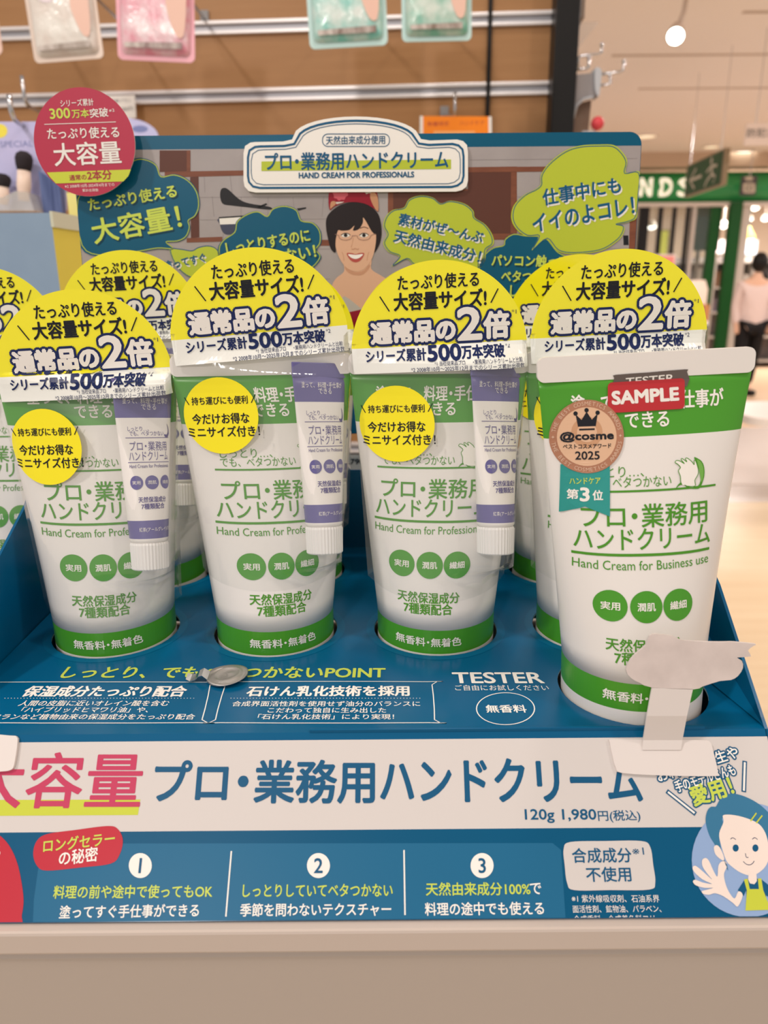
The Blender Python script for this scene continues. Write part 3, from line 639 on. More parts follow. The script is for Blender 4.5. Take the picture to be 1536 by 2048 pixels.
# ---- mini tube (own coordinates: z from cap bottom, front = -y)
MH = .0664
def mprof(z):
    if z < .0105: return (.0066, .0066)
    t = min(1, (z - .0105) / (.062 - .0105)); return (.0066 + (.0100 - .0066) * t, max(.0005, .0066 * (1 - t)))
def msurf(x, z, l=0):
    a, b = mprof(z); t_ = max(-1.55, min(1.55, x / a)); q = math.sin(t_); x = a * q; c = max(.02, math.cos(t_))
    n = Vector((q / a, -c / max(b, .001), 0)).normalized(); return Vector((x, -b * c, z)) + n * l
Pu = P['purple']
mz = [.0095, .0105, .0112, .0175, .0180, .025, .032, .039, .046, .0525, .053, .058, .062]
mini_me = MB().rings([ering(z, 40, *( (.0060, .0060) if z < .01 else mprof(z))) for z in mz], [Wt, Wt, Pu, Wt, Wt, Wt, Wt, Wt, Wt, Wt, Pu, Pu]).mesh('mini_body', True)
mcrimp_me = MB().box((0, 0, .0640), (.0202, .001, .0052), P['purple'], bev=.0003).mesh('mini_crimp')
cr = []
for z, r in ((0, .0058), (.0004, .0062), (.0088, .0064), (.0096, .0061)):
    cr.append([((r + (.00022 if k % 2 else 0)) * math.cos(2 * math.pi * k / 72), (r + (.00022 if k % 2 else 0)) * math.sin(2 * math.pi * k / 72), z) for k in range(72)])
mcap_me = MB().rings(cr, mat('mini_cap_white', (240, 238, 236), .4)).mesh('mini_cap')
ma = Art(base=8e-5, step=3e-5); KX = 1.3; DX = .0012; p_ = P['ptext']
ma.text('塗って、料理・手仕事が', 0 * KX + DX, .0589, .0135 * KX, .0017 * 1.22, P['white']); ma.text('できる', .0005 * KX + DX, .0568, .004 * KX, .0016 * 1.22, P['white'])
ma.text('しっとり…、', -.0028 * KX + DX, .0492, .0058 * KX, .0013 * 1.22, p_); ma.text('でも、ベタつかない', -.0004 * KX + DX, .0476, .0096 * KX, .0014 * 1.22, p_); ma.stroke([(-.0074, .0461), (.0098, .0461)], .0002, p_, 1)
ma.text('プロ・業務用', 0 * KX + DX, .0432, .0108 * KX, .0027 * 1.22, p_); ma.text('ハンドクリーム', 0 * KX + DX, .0398, .0116 * KX, .0026 * 1.22, p_); ma.stroke([(-.0070, .0376), (.0096, .0376)], .0002, p_, 1)
ma.text('Hand Cream for Professionals', 0 * KX + DX, .0363, .0118 * KX, .0010 * 1.22, p_)
for x, st in ((-.0042, '実用'), (0, '潤肌'), (.0042, '繊細')):
    ma.poly(ell(x * KX + DX, .0306, .0024, n=24), Pu, 1); ma.text(st, x * KX + DX, .0306, .0030, .0013, P['white'], 3)
ma.text('天然保湿成分', 0 * KX + DX, .0247, .0078 * KX, .0016 * 1.22, p_, bold=.02); ma.text('7種類配合', 0 * KX + DX, .0224, .0064 * KX, .0016 * 1.22, p_, bold=.02)
ma.text('紅茶(アールグレイ)の香り', .001 * KX + DX, .0143, .0104 * KX, .0014 * 1.22, P['white'])
ma.poly(smooth([(.0072, .0472), (.008, .0462), (.0092, .0462), (.0102, .0475), (.0100, .0495), (.0090, .0510), (.0096, .0490), (.0090, .0472)], 3), p_, 2)
ma_me = ma.build('mini_lettering', None, msurf, .002); mini_art = ma_me.data; bpy.data.objects.remove(ma_me)

# ---- bag: a taut film around tube and mini tube; dz = how far the bag is pulled up
MX = .0196; MB0 = (MX, -.0172, .0506); MTOP = (.0208, -.0024, .117)
MTILT = math.atan2(MTOP[1] - MB0[1], MTOP[2] - MB0[2])
def make_bag_field(dz):
    zlo, zhi = .036 + dz, .1216 + dz; NZ, NX = 30, 48; rows = []
    for j in range(NZ + 1):
        z = zlo + (zhi - zlo) * j / NZ; t = (z - zlo) / (zhi - zlo); wb = .0255 + (.0303 - .0255) * t
        pts = [(-wb, .0004), (wb, .0004)]
        a, b = prof(z)
        if z < ZT + .0012:
            for k in range(-18, 19): pts.append((a * math.sin(R(k * 5)) * .99, b * math.cos(R(k * 5)) + .0008))
        if z > ZC - .002: pts += [(-.0292, .0017), (.0292, .0017)]
        mlow = -.0048 if dz < -.005 else 0; mzv = z - MB0[2] - mlow
        if -.004 < mzv < .066:
            tt = max(0, mzv) / MH; cx = MX + (MTOP[0] - MX) * tt; cy = -(MB0[1] + (MTOP[1] - MB0[1]) * tt) + (.0012 if mlow else 0)
            am, bmm = mprof(max(mzv, 0)); bmm = max(bmm, am * .5)
            for k in range(-9, 10): pts.append((cx + am * math.sin(R(k * 10)), cy + bmm * math.cos(R(k * 10)) + .0011))
        wb = max(wb, max(p[0] for p in pts) + .0003, -min(p[0] for p in pts) + .0003)
        pts += [(-wb, .0004), (wb, .0004)]
        pts = sorted(set(pts)); hull = []
        for p in pts:
            while len(hull) >= 2 and (hull[-1][0] - hull[-2][0]) * (p[1] - hull[-2][1]) - (hull[-1][1] - hull[-2][1]) * (p[0] - hull[-2][0]) >= 0: hull.pop()
            hull.append(p)
        row = []
        for i in range(NX + 1):
            x = -wb + 2 * wb * i / NX
            for q in range(len(hull) - 1):
                if hull[q][0] <= x + 1e-9 and x <= hull[q + 1][0] + 1e-9:
                    w = (x - hull[q][0]) / max(1e-9, hull[q + 1][0] - hull[q][0]); row.append(hull[q][1] * (1 - w) + hull[q + 1][1] * w); break
            else: row.append(.0004)
        rows.append((wb, row))
    for _ in range(2):                                   # relax along the height
        rows = [(r[0], [max(r[1][i], (rows[max(j - 1, 0)][1][i] + 2 * r[1][i] + rows[min(j + 1, NZ)][1][i]) / 4) for i in range(NX + 1)]) for j, r in enumerate(rows)]
    def fn(x, z):
        t = (z - zlo) / (zhi - zlo) * NZ; j = max(0, min(NZ - 1, int(t))); w = max(0, min(1, t - j))
        def at(r):
            s = (x / r[0] + 1) / 2 * NX; i = max(0, min(NX - 1, int(s))); q = max(0, min(1, s - i)); return r[1][i] * (1 - q) + r[1][i + 1] * q
        return at(rows[j]) * (1 - w) + at(rows[j + 1]) * w
    return rows, zlo, zhi, fn, NZ, NX
def bag_meshes(dz):
    rows, zlo, zhi, fn, NZ, NX = make_bag_field(dz); zc = .119 + dz; flat = fn(0, zhi)
    def bmap(x, z, l=0): return Vector((x, -(fn(x, z) if z < zhi else .0017) - l, z))
    f = MB(); front = []; back = []
    for j, (wb, row) in enumerate(rows):
        z = zlo + (zhi - zlo) * j / NZ
        front.append([(-wb + 2 * wb * i / NX, -row[i], z - .003 * (1 - j / NZ) ** 6 * math.cos(math.pi * (i / NX - .5))) for i in range(NX + 1)])
        a, b = prof(z) if z < ZC else (.03, .0005)
        bb = []
        for i in range(NX + 1):
            x = -wb + 2 * wb * i / NX; bb.append((x, min(1, (wb - abs(x)) / .004) * (b + .0006) * math.sqrt(max(.05, 1 - (x / max(wb, a)) ** 2)), z))
        back.append(bb)
    f.rings(front, P['film'], False, False, False)
    bkm = MB().rings(back, P['film'], False, False, False)
    me = f.mesh('bag', True); bme = bkm.mesh('bag_back', True)
    # printed head of the bag: dome + white strip
    zy, zw = .1216 + dz, .113 + dz; h = Art(base=2.0e-4, step=9e-5)
    yb = zy - .0002
    dome = [(.0303 * math.cos(t), zc + .0303 * math.sin(t)) for t in [math.asin((yb - zc) / .0303) + (math.pi - 2 * math.asin((yb - zc) / .0303)) * k / 48 for k in range(49)]]
    h.poly(dome, P['yellow'], 0); h.poly([(-.0299, zw), (.0299, zw), (.0301, zy), (-.0301, zy)], P['filmwhite'], .5)
    D = P['dark']
    h.text('たっぷり使える', .0004, .1425 + dz, .0272, .0048, D, 2, bold=.02); h.text('大容量サイズ!', .0008, .1364 + dz, .0312, .0058, D, 2, bold=.03)
    h.stroke([(-.0195, .1385 + dz), (-.0165, .1335 + dz)], .0004, D, 2); h.stroke([(.0205, .1390 + dz), (.0180, .1345 + dz)], .0004, D, 2)
    oo = (P['navy'], .135)
    for st, x, z, w, hh in (('通常品の', -.0088, .1264, .0285, .0070), ('2', .0106, .1280, .0078, .0104), ('倍', .0198, .1272, .0084, .0086)):
        h.text(st, x, z + dz, w, hh, P['offw'], 3, outline=(P['navy'], .19 * .0066 / hh), bold=.07 * .0064 / hh)
    h.text('*1', .0258, .1312 + dz, .0016, .0014, P['navy'], 3)
    h.text('シリーズ累計', -.0150, .1188 + dz, .0206, .0040, P['navy'], 3, bold=.03); h.text('500', .0016, .1190 + dz, .0112, .0050, P['navy'], 3, bold=.05); h.text('万本突破', .0148, .1188 + dz, .0146, .0042, P['navy'], 3, bold=.035)
    h.text('*2', .0234, .1202 + dz, .0016, .0014, P['navy'], 3)
    h.text('*1 当社従来品プロ・業務用ハンドクリームと比較', .0130, .1156 + dz, .0300, .0016, P['navy'], 3); h.text('*2 2008年10月～2025年12月までのシリーズ累計出荷数', .0092, .1138 + dz, .0385, .0017, P['navy'], 3)
    tilt = 4.2 if abs(dz - .0044) < 1e-6 else 2.6
    h.rotate((0, zc), tilt)
    ho = h.build('head_label', None, bmap, .0015)
    s = Art(base=2e-4, step=7e-5); cx, cz = -.0148, .0948 + dz * .8; s.poly(ell(cx, cz, .0131, n=48), P['stick'], 0)
    s.text('持ち運びにも便利', cx, cz + .0052, .0196, .0027, D, 2, bold=.015); s.stroke([(cx - .0122, cz + .0066), (cx - .0108, cz + .0040)], .0003, D, 2); s.stroke([(cx + .0126, cz + .0068), (cx + .0110, cz + .0040)], .0003, D, 2)
    s.text('今だけお得な', cx - .0002, cz - .0010, .0200, .0036, D, 2, bold=.02); s.text('ミニサイズ付き！', cx + .0005, cz - .0055, .0252, .0036, D, 2, bold=.02)
    s.rotate((cx, cz), 2.5)
    so = s.build('round_sticker', None, bmap, .002)
    seal = 0 and MB().add([bmap(-.0302, .1126 + dz, 2e-4), bmap(.0302, .1126 + dz, 2e-4), bmap(.0302, .1112 + dz, 2e-4), bmap(-.0302, .1112 + dz, 2e-4)], [[0, 1, 2, 3]], P['film'])
    out = (me, bme, ho.data, so.data); bpy.data.objects.remove(ho); bpy.data.objects.remove(so)
    return out
BAGS = {}
def twist(ang):
    def f_(x, z, l=0):
        a, b = prof(z); t = max(0, min(1, (z - ZB) / (ZC - ZB))); q = math.asin(max(-.995, min(.995, x / a))) + R(ang) * (1 - t) ** .7
        return tsurf(a * math.sin(max(-1.5, min(1.5, q))), z, l)
    return f_
def make_set(x, y, dz, rz, label, turn=0, tw=0, mini_rot=24, z=0, roll=0, bx=0, group='bagged hand cream tubes'):
    key = round(dz, 4)
    if key not in BAGS: BAGS[key] = bag_meshes(dz)
    me, bme, hm, sm = BAGS[key]
    e = empty('bagged_hand_cream', (x, y, T - .014 + z), (0, R(roll), R(turn))); tag(e, label, 'hand cream', group)
    if 'proto' not in BAGS:
        b = make_tube(ta_pro, e, rot=(0, 0, R(rz))); BAGS['proto'] = b
    else:
        b = copy_tree(BAGS['proto'], e); b.rotation_euler = (0, 0, R(rz))
        if tw:
            for ch in list(b.children):
                if ch.name.startswith('tube_lettering'): bpy.data.objects.remove(ch)
            ta_pro.build('tube_lettering', b, twist(tw), .003)
    Mm = Matrix.Rotation(-MTILT, 3, 'X') @ Matrix.Rotation(R(mini_rot), 3, 'Z')
    m = link('mini_tube', mini_me, e, (MB0[0], MB0[1] - (.0012 if dz < -.005 else 0), MB0[2] - (.0048 if dz < -.005 else 0)), Mm.to_euler()); tag(m, 'mini white and purple tube')
    link('mini_cap', mcap_me, m); link('mini_crimp', mcrimp_me, m); link('mini_lettering', mini_art, m)
    g = link('plastic_bag', me, e, (bx, 0, 0)); link('bag_back', bme, g); link('head_label', hm, g); link('round_sticker', sm, g)
    return e
make_set(COLX[0] - .002, YBK, .0060, 0, 'back-row bagged hand cream tube below the round red card')
make_set(COLX[1], YBK, 0, 0, 'back-row bagged hand cream tube almost hidden behind the second front tube')
make_set(COLX[2], YBK, 0, 0, 'back-row bagged hand cream tube almost hidden behind the third front tube')
make_set(COLX[3] + .001, YBK, .0030, 0, 'back-row bagged hand cream tube at the right end, behind two tubes')
make_set(-.1655, YBK, 0, 0, 'bagged hand cream tube at left photo edge, outside the blue side wall')
make_set(COLX[0], YA, -.0085, 0, 'leftmost front-row bagged hand cream tube, its yellow bag pulled lowest', turn=4, tw=13)
make_set(COLX[1], YA, .0044, 0, 'second bagged hand cream tube from left in the front row, beside the foil seal', turn=5, tw=17)
make_set(COLX[2], YA, 0, 0, 'third bagged hand cream tube from left in front row, behind the TESTER lettering', tw=-5)
make_set(COLX[3], YA, .0030, 0, 'bagged hand cream tube standing right behind the open tester tube')

# ---- the open tester tube
ts = empty('tester_hand_cream', (TX, YT, T - .010), (0, math.atan(TLEAN), 0)); tag(ts, 'large unbagged tester hand cream tube with red SAMPLE sticker at the right front', 'hand cream')
tb = make_tube(ta_biz, ts)
def tq(pts): return [tp(*p) for p in pts]
def ttext(a, st, p0, p1, h, m, l, **k):
    A = tp(*p0); B_ = tp(*p1); cx, cy = (p0[0] + p1[0]) / 2, (p0[1] + p1[1]) / 2; hh = tp(cx, cy - h / 2)[1] - tp(cx, cy + h / 2)[1]
    a.text(st, (A[0] + B_[0]) / 2, (A[1] + B_[1]) / 2, math.dist(A, B_), hh, m, l, ang=math.atan2(B_[1] - A[1], B_[0] - A[0]), **k)
a = Art(base=3.2e-4, step=3e-5); gr = mat('sticker_grey', (104, 94, 90), .4)
a.poly(tq(smooth([(1231, 752), (1234, 746), (1300, 744), (1372, 741), (1376, 746), (1376, 775), (1300, 780), (1232, 782)], 2)), gr, 0); ttext(a, 'TESTER', (1254, 761), (1350, 757), 15, P['offw'], 2, bold=.02)
a.build('grey_tester_label', ts, tsurf, .004)
a = Art(base=4.6e-4, step=3e-5); rd = mat('sticker_red', (190, 30, 40), .3, .5, coat=.4)
a.poly(tq([(1218 + x, 761 + y - x * .018) for x, y in rrect(0, 0, 153, 61, 8)]), rd, 0); ttext(a, 'SAMPLE', (1227, 792), (1358, 789), 25, P['offw'], 2, bold=.07)
a.build('sample_sticker', ts, tsurf, .004)
a = Art(base=4.0e-4, step=3e-5); tl = mat('ribbon_teal', (52, 156, 150), .4)
a.poly(tq([(1129, 925), (1223, 925), (1224, 1030), (1177, 1011), (1131, 1027)]), tl, 0)
ttext(a, 'ハンドケア', (1147, 959), (1205, 957), 13, P['limet'], 2, bold=.02)
ttext(a, '第', (1143, 986), (1164, 986), 20, P['white'], 2, bold=.03); ttext(a, '3', (1168, 986), (1184, 986), 27, P['white'], 2, bold=.05); ttext(a, '位', (1191, 987), (1210, 987), 20, P['white'], 2, bold=.03)
a.build('award_ribbon', ts, tsurf, .004)
a = Art(base=5.4e-4, step=3e-5); br = mat('medal_bronze', (178, 122, 92), .3, .5, coat=.4); br2 = mat('medal_light', (228, 186, 152), .3, .5, coat=.4); br3 = mat('medal_mid', (206, 158, 122), .35); bt = mat('medal_text', (224, 190, 166), .4)
mc = tp(1178, 868); mr = (tp(1250, 868)[0] - tp(1106, 868)[0]) / 2
a.poly(ell(mc[0], mc[1], mr, n=48), br, 0); a.poly(ell(mc[0], mc[1], mr * .80, n=48), br2, 1); a.poly(ell(mc[0], mc[1] + mr * .12, mr * .42, n=36), br3, 2); a.poly(ell(mc[0], mc[1] + mr * .12, mr * .27, n=36), br2, 3)
def arc(st, r, a0, a1, up=True):
    n = len(st)
    for i, ch in enumerate(st):
        if ch == ' ': continue
        t = R(a0 + (a1 - a0) * i / (n - 1)); h = mr * .105
        a.text(ch, mc[0] + r * math.cos(t), mc[1] + r * math.sin(t), 0, h, bt, 2, ang=t - math.pi / 2 if up else t + math.pi / 2, nat=True)
arc('THE BEST COSMETICS AWARDS', mr * .9, 168, 12); arc('THE BEST COSMETICS AWARDS', mr * .9, 192, 348, False)
for s_ in (-1, 1): a.poly([(mc[0] + s_ * mr * .9 + mr * .05 * math.cos(t) * (1 if k % 2 == 0 else .35), mc[1] + mr * .05 * math.sin(t) * (1 if k % 2 == 0 else .35)) for k, t in enumerate([math.pi / 4 * q for q in range(8)])], bt, 2)
k_ = P['dark']
a.poly([(mc[0] + x * mr, mc[1] + y * mr) for x, y in ((-.24, .28), (.24, .28), (.30, .62), (.14, .46), (0, .68), (-.14, .46), (-.30, .62))], k_, 4)
for x, y in ((-.30, .64), (0, .72), (.30, .64)): a.poly(ell(mc[0] + x * mr, mc[1] + y * mr, mr * .06, n=14), k_, 4)
a.stroke([(mc[0] - .21 * mr, mc[1] + .2 * mr), (mc[0] + .21 * mr, mc[1] + .2 * mr)], mr * .05, k_, 4)
a.text('@cosme', mc[0], mc[1] - mr * .0, mr * 1.42, mr * .27, k_, 4, bold=.05); a.text('ベストコスメアワード', mc[0], mc[1] - mr * .26, mr * 1.28, mr * .12, k_, 4, bold=.03); a.text('2025', mc[0], mc[1] - mr * .51, mr * .64, mr * .22, k_, 4, bold=.03)
a.build('award_medal', ts, tsurf, .004)

# ================================================================ cards and small things on the display
def ypl(y, tilt=0): return Plane((0, y, T), (0, -math.cos(R(tilt)), math.sin(R(tilt))))
# round red card fixed to the header's left corner
rp = Plane(headpl.map(0, 0, .006), headpl.n); c0 = rp.P(169, 285); rr = (rp.P(270, 285)[0] - rp.P(68, 285)[0]) / 2
ro = empty('round_pop_card', rp.map(*c0)); tag(ro, 'round dark red card with white lettering clipped to the left header corner', 'card')
L0 = -rp.map(*c0)
crim = mat('card_crimson', (186, 56, 82), .4)
card = MB().prism(ell(c0[0], c0[1], rr, rr * 1.0, 64), rp.map, .0006, crim, P['offw']).build('card', ro, loc=L0)
st = MB().prism([(c0[0] + rr * .55, c0[1] - .004), (c0[0] + rr * .9, c0[1] - .004), (c0[0] + rr * .9, c0[1] + .003), (c0[0] + rr * .55, c0[1] + .003)], lambda u, v, l: rp.map(u, v, l - .0007), .0048, mat('foam_pad', (228, 226, 220), .6)).build('foam_pad', ro, loc=L0)
a = Art(rp)
a.pt('シリーズ累計', (121, 207), (187, 204), 14, P['offw'], 2, bold=.01); a.pt('300', (100, 228), (140, 226), 20, P['limet'], 2, bold=.03); a.pt('万本', (144, 228), (178, 226), 17, P['limet'], 2, bold=.02); a.pt('突破', (180, 227), (216, 224), 18, P['offw'], 2, bold=.015); a.pt('※2', (218, 222), (229, 220), 6, P['offw'], 2)
a.ps([(89, 249), (232, 244)], 1.2, P['offw'], 2)
a.pt('たっぷり使える', (95, 268), (238, 264), 22, P['offw'], 2, bold=.015); a.pt('大容量', (108, 310), (241, 304), 45, P['offw'], 2, bold=.016)
q = [p for p in ell(169, 285, 99.5, 106, 64)]
a.pp([(94, 345), (262, 339), (257, 352), (247, 363), (112, 367), (100, 354)], P['bandlime'], 1)
a.pt('通常の', (139, 356), (173, 354), 11, P['magdark'], 3, bold=.02); a.pt('2本分', (175, 351), (223, 349), 19, P['magdark'], 3, bold=.03)
a.pt('※2 2008年10月-2024年4月までの', (130, 373), (229, 369), 7, P['offw'], 2); a.pt('累計出荷数', (165, 381), (197, 380), 6, P['offw'], 2)
a.build('lettering', card)

# peeled foil seal on the deck
foil = mat('foil_silver', (186, 182, 178), .45, .5, metal=.75, bump=(420, .35, .0006))
fo = deckpl.at(455, 1357); fe = empty('foil_seal', fo); tag(fe, 'peeled silver foil seal lying on the blue deck before the second tube', 'foil seal')
rad = .0070; d = MB(); rg = []
for q, r in enumerate((.0001, .25, .45, .55, .62, .72, .8, .9, 1.0, 1.0)):
    zz_ = [.0009, .0009, .0007, .0011, .0013, .0010, .0007, .0007, .0010, .0004][q]
    rg.append([(rad * r * math.cos(t), rad * r * math.sin(t), zz_ + .00025 * math.sin(t * 2 + q) * r + .0007 + .0004 * math.cos(t)) for t in [2 * math.pi * k / 40 for k in range(40)]])
d.rings(rg, foil, False, True).build('foil_disc', fe, True)
tb_ = MB(); tw = []
for x, z, w in ((-.0060, .0014, .0030), (-.0078, .0028, .0026), (-.0092, .0022, .0022), (-.0104, .0009, .0021), (-.0120, .0006, .0024), (-.0134, .0012, .0020)):
    tw.append([(x, -w * .8 - .0012, z), (x, w * .8 - .0012, z + .0006), (x, w * .8 - .0012, z + .0008), (x, -w * .8 - .0012, z + .0002)])
tb_.rings(tw, mat('foil_bright', (224, 222, 220), .16, .5, metal=1)).build('pull_tab', fe)

# swing card: base taped to the front panel, arm, die-cut card seen from behind
plas = mat('swing_card_white', (232, 224, 220), .35, .5)
sw = empty('swing_card', frontpl.at(1285, 1515)); tag(sw, 'blank white die-cut swing card on an arm in front of the tester tube', 'card holder'); L0 = -Vector(sw.location)
bp = Plane(frontpl.map(0, 0, .0012), frontpl.n)
MB().prism([bp.P(*p) for p in smooth([(1224, 1478), (1290, 1479), (1400, 1480), (1420, 1484), (1426, 1500), (1436, 1545), (1428, 1552), (1330, 1551), (1245, 1546), (1232, 1535), (1226, 1515), (1220, 1485)], 3)], bp.map, .0011, plas).build('base_card', sw, loc=L0)
ap = Plane((0, .1945, T), (0, -math.cos(R(6)), math.sin(R(6))))
b0, b1 = bp.at(1284, 1500, .0004), bp.at(1361, 1500, .0004); m0, m1 = bp.at(1284, 1481, .0012), bp.at(1362, 1481, .0012)
k0, k1 = ap.at(1304, 1376), ap.at(1386, 1378); h0, h1 = ap.at(1294, 1432), ap.at(1374, 1432); th = Vector((0, .0006, 0))
arm = MB().rings([[x, y, y + th, x + th] for x, y in ((b0, b1), (m0, m1), (h0, h1), (k0, k1))], plas)
arm.build('arm', sw, loc=L0)
op = [(1252, 1340), (1262, 1318), (1278, 1302), (1292, 1290), (1299, 1272), (1312, 1268), (1345, 1272), (1362, 1280), (1420, 1284), (1455, 1284), (1468, 1284), (1511, 1288), (1507, 1292), (1496, 1301), (1502, 1313), (1474, 1315), (1484, 1322), (1486, 1336), (1476, 1352), (1462, 1360), (1440, 1362), (1405, 1373), (1386, 1379), (1304, 1375), (1280, 1366), (1262, 1356)]
cd_ = MB().prism([ap.P(*p) for p in smooth(op, 2)], ap.map, .0007, mat('swing_card_back', (230, 218, 214), .5, vary=((214, 202, 198), 130, (1, 1, 1), .22))).build('die_cut_card', sw, loc=L0)
# rounded white card at the left edge of the front panel
lc = MB().prism([bp.P(*p) for p in smooth([(-70, 1472), (20, 1471), (33, 1474), (35, 1484), (28, 1530), (20, 1540), (0, 1543), (-70, 1546)], 3)], bp.map, .0011, plas).build('tape_card')
tag(lc, 'small rounded white card stuck at the left end of the white title band', 'card')

# price strip and patterned packet glimpsed behind the tubes
sp = ypl(.46); s0 = sp.P(700, 924)
ps_ = empty('price_rail', sp.map(*s0)); tag(ps_, 'narrow grey price rail with black digits behind the display, seen between tubes', 'price rail'); L0 = -Vector(ps_.location)
r_ = MB().prism([(-.14, s0[1] - .005), (.10, s0[1] - .005), (.10, s0[1] + .004), (-.14, s0[1] + .004)], sp.map, .002, mat('price_strip', (196, 194, 190), .4)).build('rail_strip', ps_, loc=L0)
a = Art(sp); a.pt('1,790', (690, 924), (728, 924), 12, P['dark'], 2, bold=.04); a.build('digits', r_)
for x in (-.1, -.05, -.02, .04, .08):
    MB().box((x, .463, T + s0[1] - .03), (.012, .004, .07), mat('rail_post', (120, 118, 116), .4)).build('rail_post', ps_, loc=L0)
pk = Plane((0, YB - .006, T), (0, -math.cos(R(18)), math.sin(R(18))))
q = [pk.P(*p) for p in ((985, 1072), (1046, 1070), (1047, 1128), (985, 1132))]
po = empty('patterned_packet', pk.at(1016, 1130)); tag(po, 'white packet with small dark and orange print at the back of the deck', 'packet'); L0 = -Vector(po.location)
pw = MB().prism(q, pk.map, .003, mat('packet_white', (226, 224, 222), .4)).build('packet_body', po, loc=L0)
a = Art(pk)
for k in range(26): a.pp(ell(990 + random.random() * 54, 1078 + random.random() * 44, random.uniform(1.2, 4), random.uniform(1.2, 3), 8), random.choice([P['dark'], P['red'], mat('print_orange', (236, 120, 40), .4), P['panelblue']]), 1 + .02 * k)
a.pp(ell(1003, 1122, 17, 11, 20), MATS['print_orange'], 3); a.build('packet_print', pw)

# ================================================================ goods on the counter and on the slatted wall
def box_at(name, label, cat, px0, px1, pyt, y, depth, mf, ms, mt=None, zb=None):
    pl_ = ypl(y); u0, vt = pl_.P(px0, pyt); u1, _ = pl_.P(px1, pyt); zb = CZ - T if zb is None else zb
    o = empty(name, (0, y, CZ)); tag(o, label, cat); b = MB()
    A = [(u0, y, T + zb), (u1, y, T + zb), (u1, y, T + vt), (u0, y, T + vt)]; Bk = [(p[0], y + depth, p[2]) for p in A]
    b.add(A + Bk, [[0, 1, 2, 3]], mf); b.add(A + Bk, [[1, 5, 6, 2], [4, 0, 3, 7], [7, 6, 5, 4]], ms); b.add(A + Bk, [[3, 2, 6, 7]], mt or ms)
    b.build('carton', o, loc=(0, -y, -CZ))
    return o, (u0, u1, vt, y)
gb = mat('carton_grey_blue', (150, 172, 194), .4, vary=((140, 162, 186), 30, (1, 1, 1), .3)); yl = mat('carton_yellow', (232, 214, 84), .45)
bo, (u0, u1, vt, by) = box_at('product_carton', 'large grey-blue carton with yellow side at the left, behind the tubes', 'box', -90, 101, 427, .55, .055, gb, yl, mat('carton_pale', (214, 214, 190), .5))
MB().box(((u1 + .0005), by + .0275, T + vt - .004), (.002, .056, .010), mat('carton_pale', (214, 214, 190))).build('lid_flap', bo, loc=(0, -by, -CZ))
box_at('product_carton', 'pale yellow carton between the grey-blue carton and the header card', 'box', 133, 166, 385, .62, .03, mat('carton_lemon', (240, 232, 150), .45), yl)

def hook(p, length, label, name='display_hook', tip=.018, droop=0):
    """wire prong from the slatted wall to the point p, tip bent up"""
    p = Vector(p); o = empty(name, p); tag(o, label, 'hook')
    MB().tube([(0, length, droop), (0, .012, 0), (0, .004, .002), (0, 0, .008), (0, 0, tip)], .0022, chrome).build('prong', o, True)
    MB().box((0, length, droop + .004), (.014, .003, .02), mat('hook_plate', (150, 148, 148), .5), bev=.001).build('back_plate', o)
    return o
def wall_len(p): return (WM.inverted() @ Vector(p)).y * -1 / math.cos(WROT) - .002
# hanging pouches, bottoms in view
def pouch(px0, px1, pyb0, pyb1, label, border, base, second, hand, k):
    y = 1.12; pl_ = ypl(y); A = pl_.P(px0, pyb0); B_ = pl_.P(px1, pyb1); w = math.dist(A, B_); an = math.atan2(B_[1] - A[1], B_[0] - A[0]); h = w * 1.42
    e = empty('sheet_pouch', pl_.map(*A), (R(-4), -an, 0)); tag(e, label, 'pouch', 'pouches hanging at the top')
    loc = lambda u, v, l=0: Vector((u, -l, v))
    r_ = .006 / .1 * w * 1.2
    MB().prism(rrect(0, 0, w, h, r_), loc, .0012, border).build('border', e)
    rg = []
    for s_, dp in ((1, .0006), (.97, .004), (.9, .007), (.75, .0088), (.5, .0098), (.2, .0102)):
        rg.append([(w / 2 + (x - w / 2) * s_, -dp, h / 2 + (z - h / 2) * s_) for x, z in rrect(w * .055, h * .045, w * .945, h * .955, r_)])
    b = MB().rings(rg, mat('pouch_print_%d' % k, base, .22, .5, coat=.5, vary=(second, 38, (1, 1, 1), .16), bump=(60, .5, .004)), False, True).build('pouch_front', e, True)
    a = Art(base=.0104, step=1e-4)
    a.poly([(w / 2 + (x - .5) * w * .8, z * h) for x, z in smooth([(.62, .95), (.75, .62), (.70, .45), (.85, .2), (1.0, .25), (1.0, .8)], 4)], mat('pouch_skin', (236, 196, 178), .35), 0)
    a.poly([(w * .12, h * .085), (w * .86, h * .085), (w * .86, h * .14), (w * .12, h * .125)], mat('pouch_strip_%d' % k, hand, .4, vary=((206, 196, 188), 90, (1, 1, .3), .15)), 1)
    a.poly(ell(w * .35, h * .62, w * .17, w * .17, 24), mat('pouch_badge', (236, 222, 226), .4), 1)
    a.build('pouch_picture', e, loc)
    p = e.matrix_basis @ Vector((w / 2, .01, h * .93))
    hook(p, wall_len(p), 'wire hook holding the ' + label.replace(' hanging', '').split(', cut')[0], 'display_hook')
pbe, ppk, pte = mat('pouch_border_cream', (236, 218, 204), .3), mat('pouch_border_pink', (242, 180, 192), .3), mat('pouch_border_mint', (196, 226, 222), .3)
pouch(-160, 6, 118, 110, 'peach-edged pouch hanging at the top left corner, cut by the photo edge', mat('pouch_border_peach', (240, 206, 192), .3), (240, 226, 214), (228, 190, 176), (150, 130, 120), 0)
pouch(70, 208, 127, 116, 'cream-edged white pouch hanging second from left at the top', pbe, (240, 238, 230), (226, 214, 204), (146, 132, 120), 1)
pouch(236, 390, 119, 126, 'pink-edged floral pouch hanging third from left at the top', ppk, (246, 234, 236), (232, 150, 168), (132, 104, 104), 2)
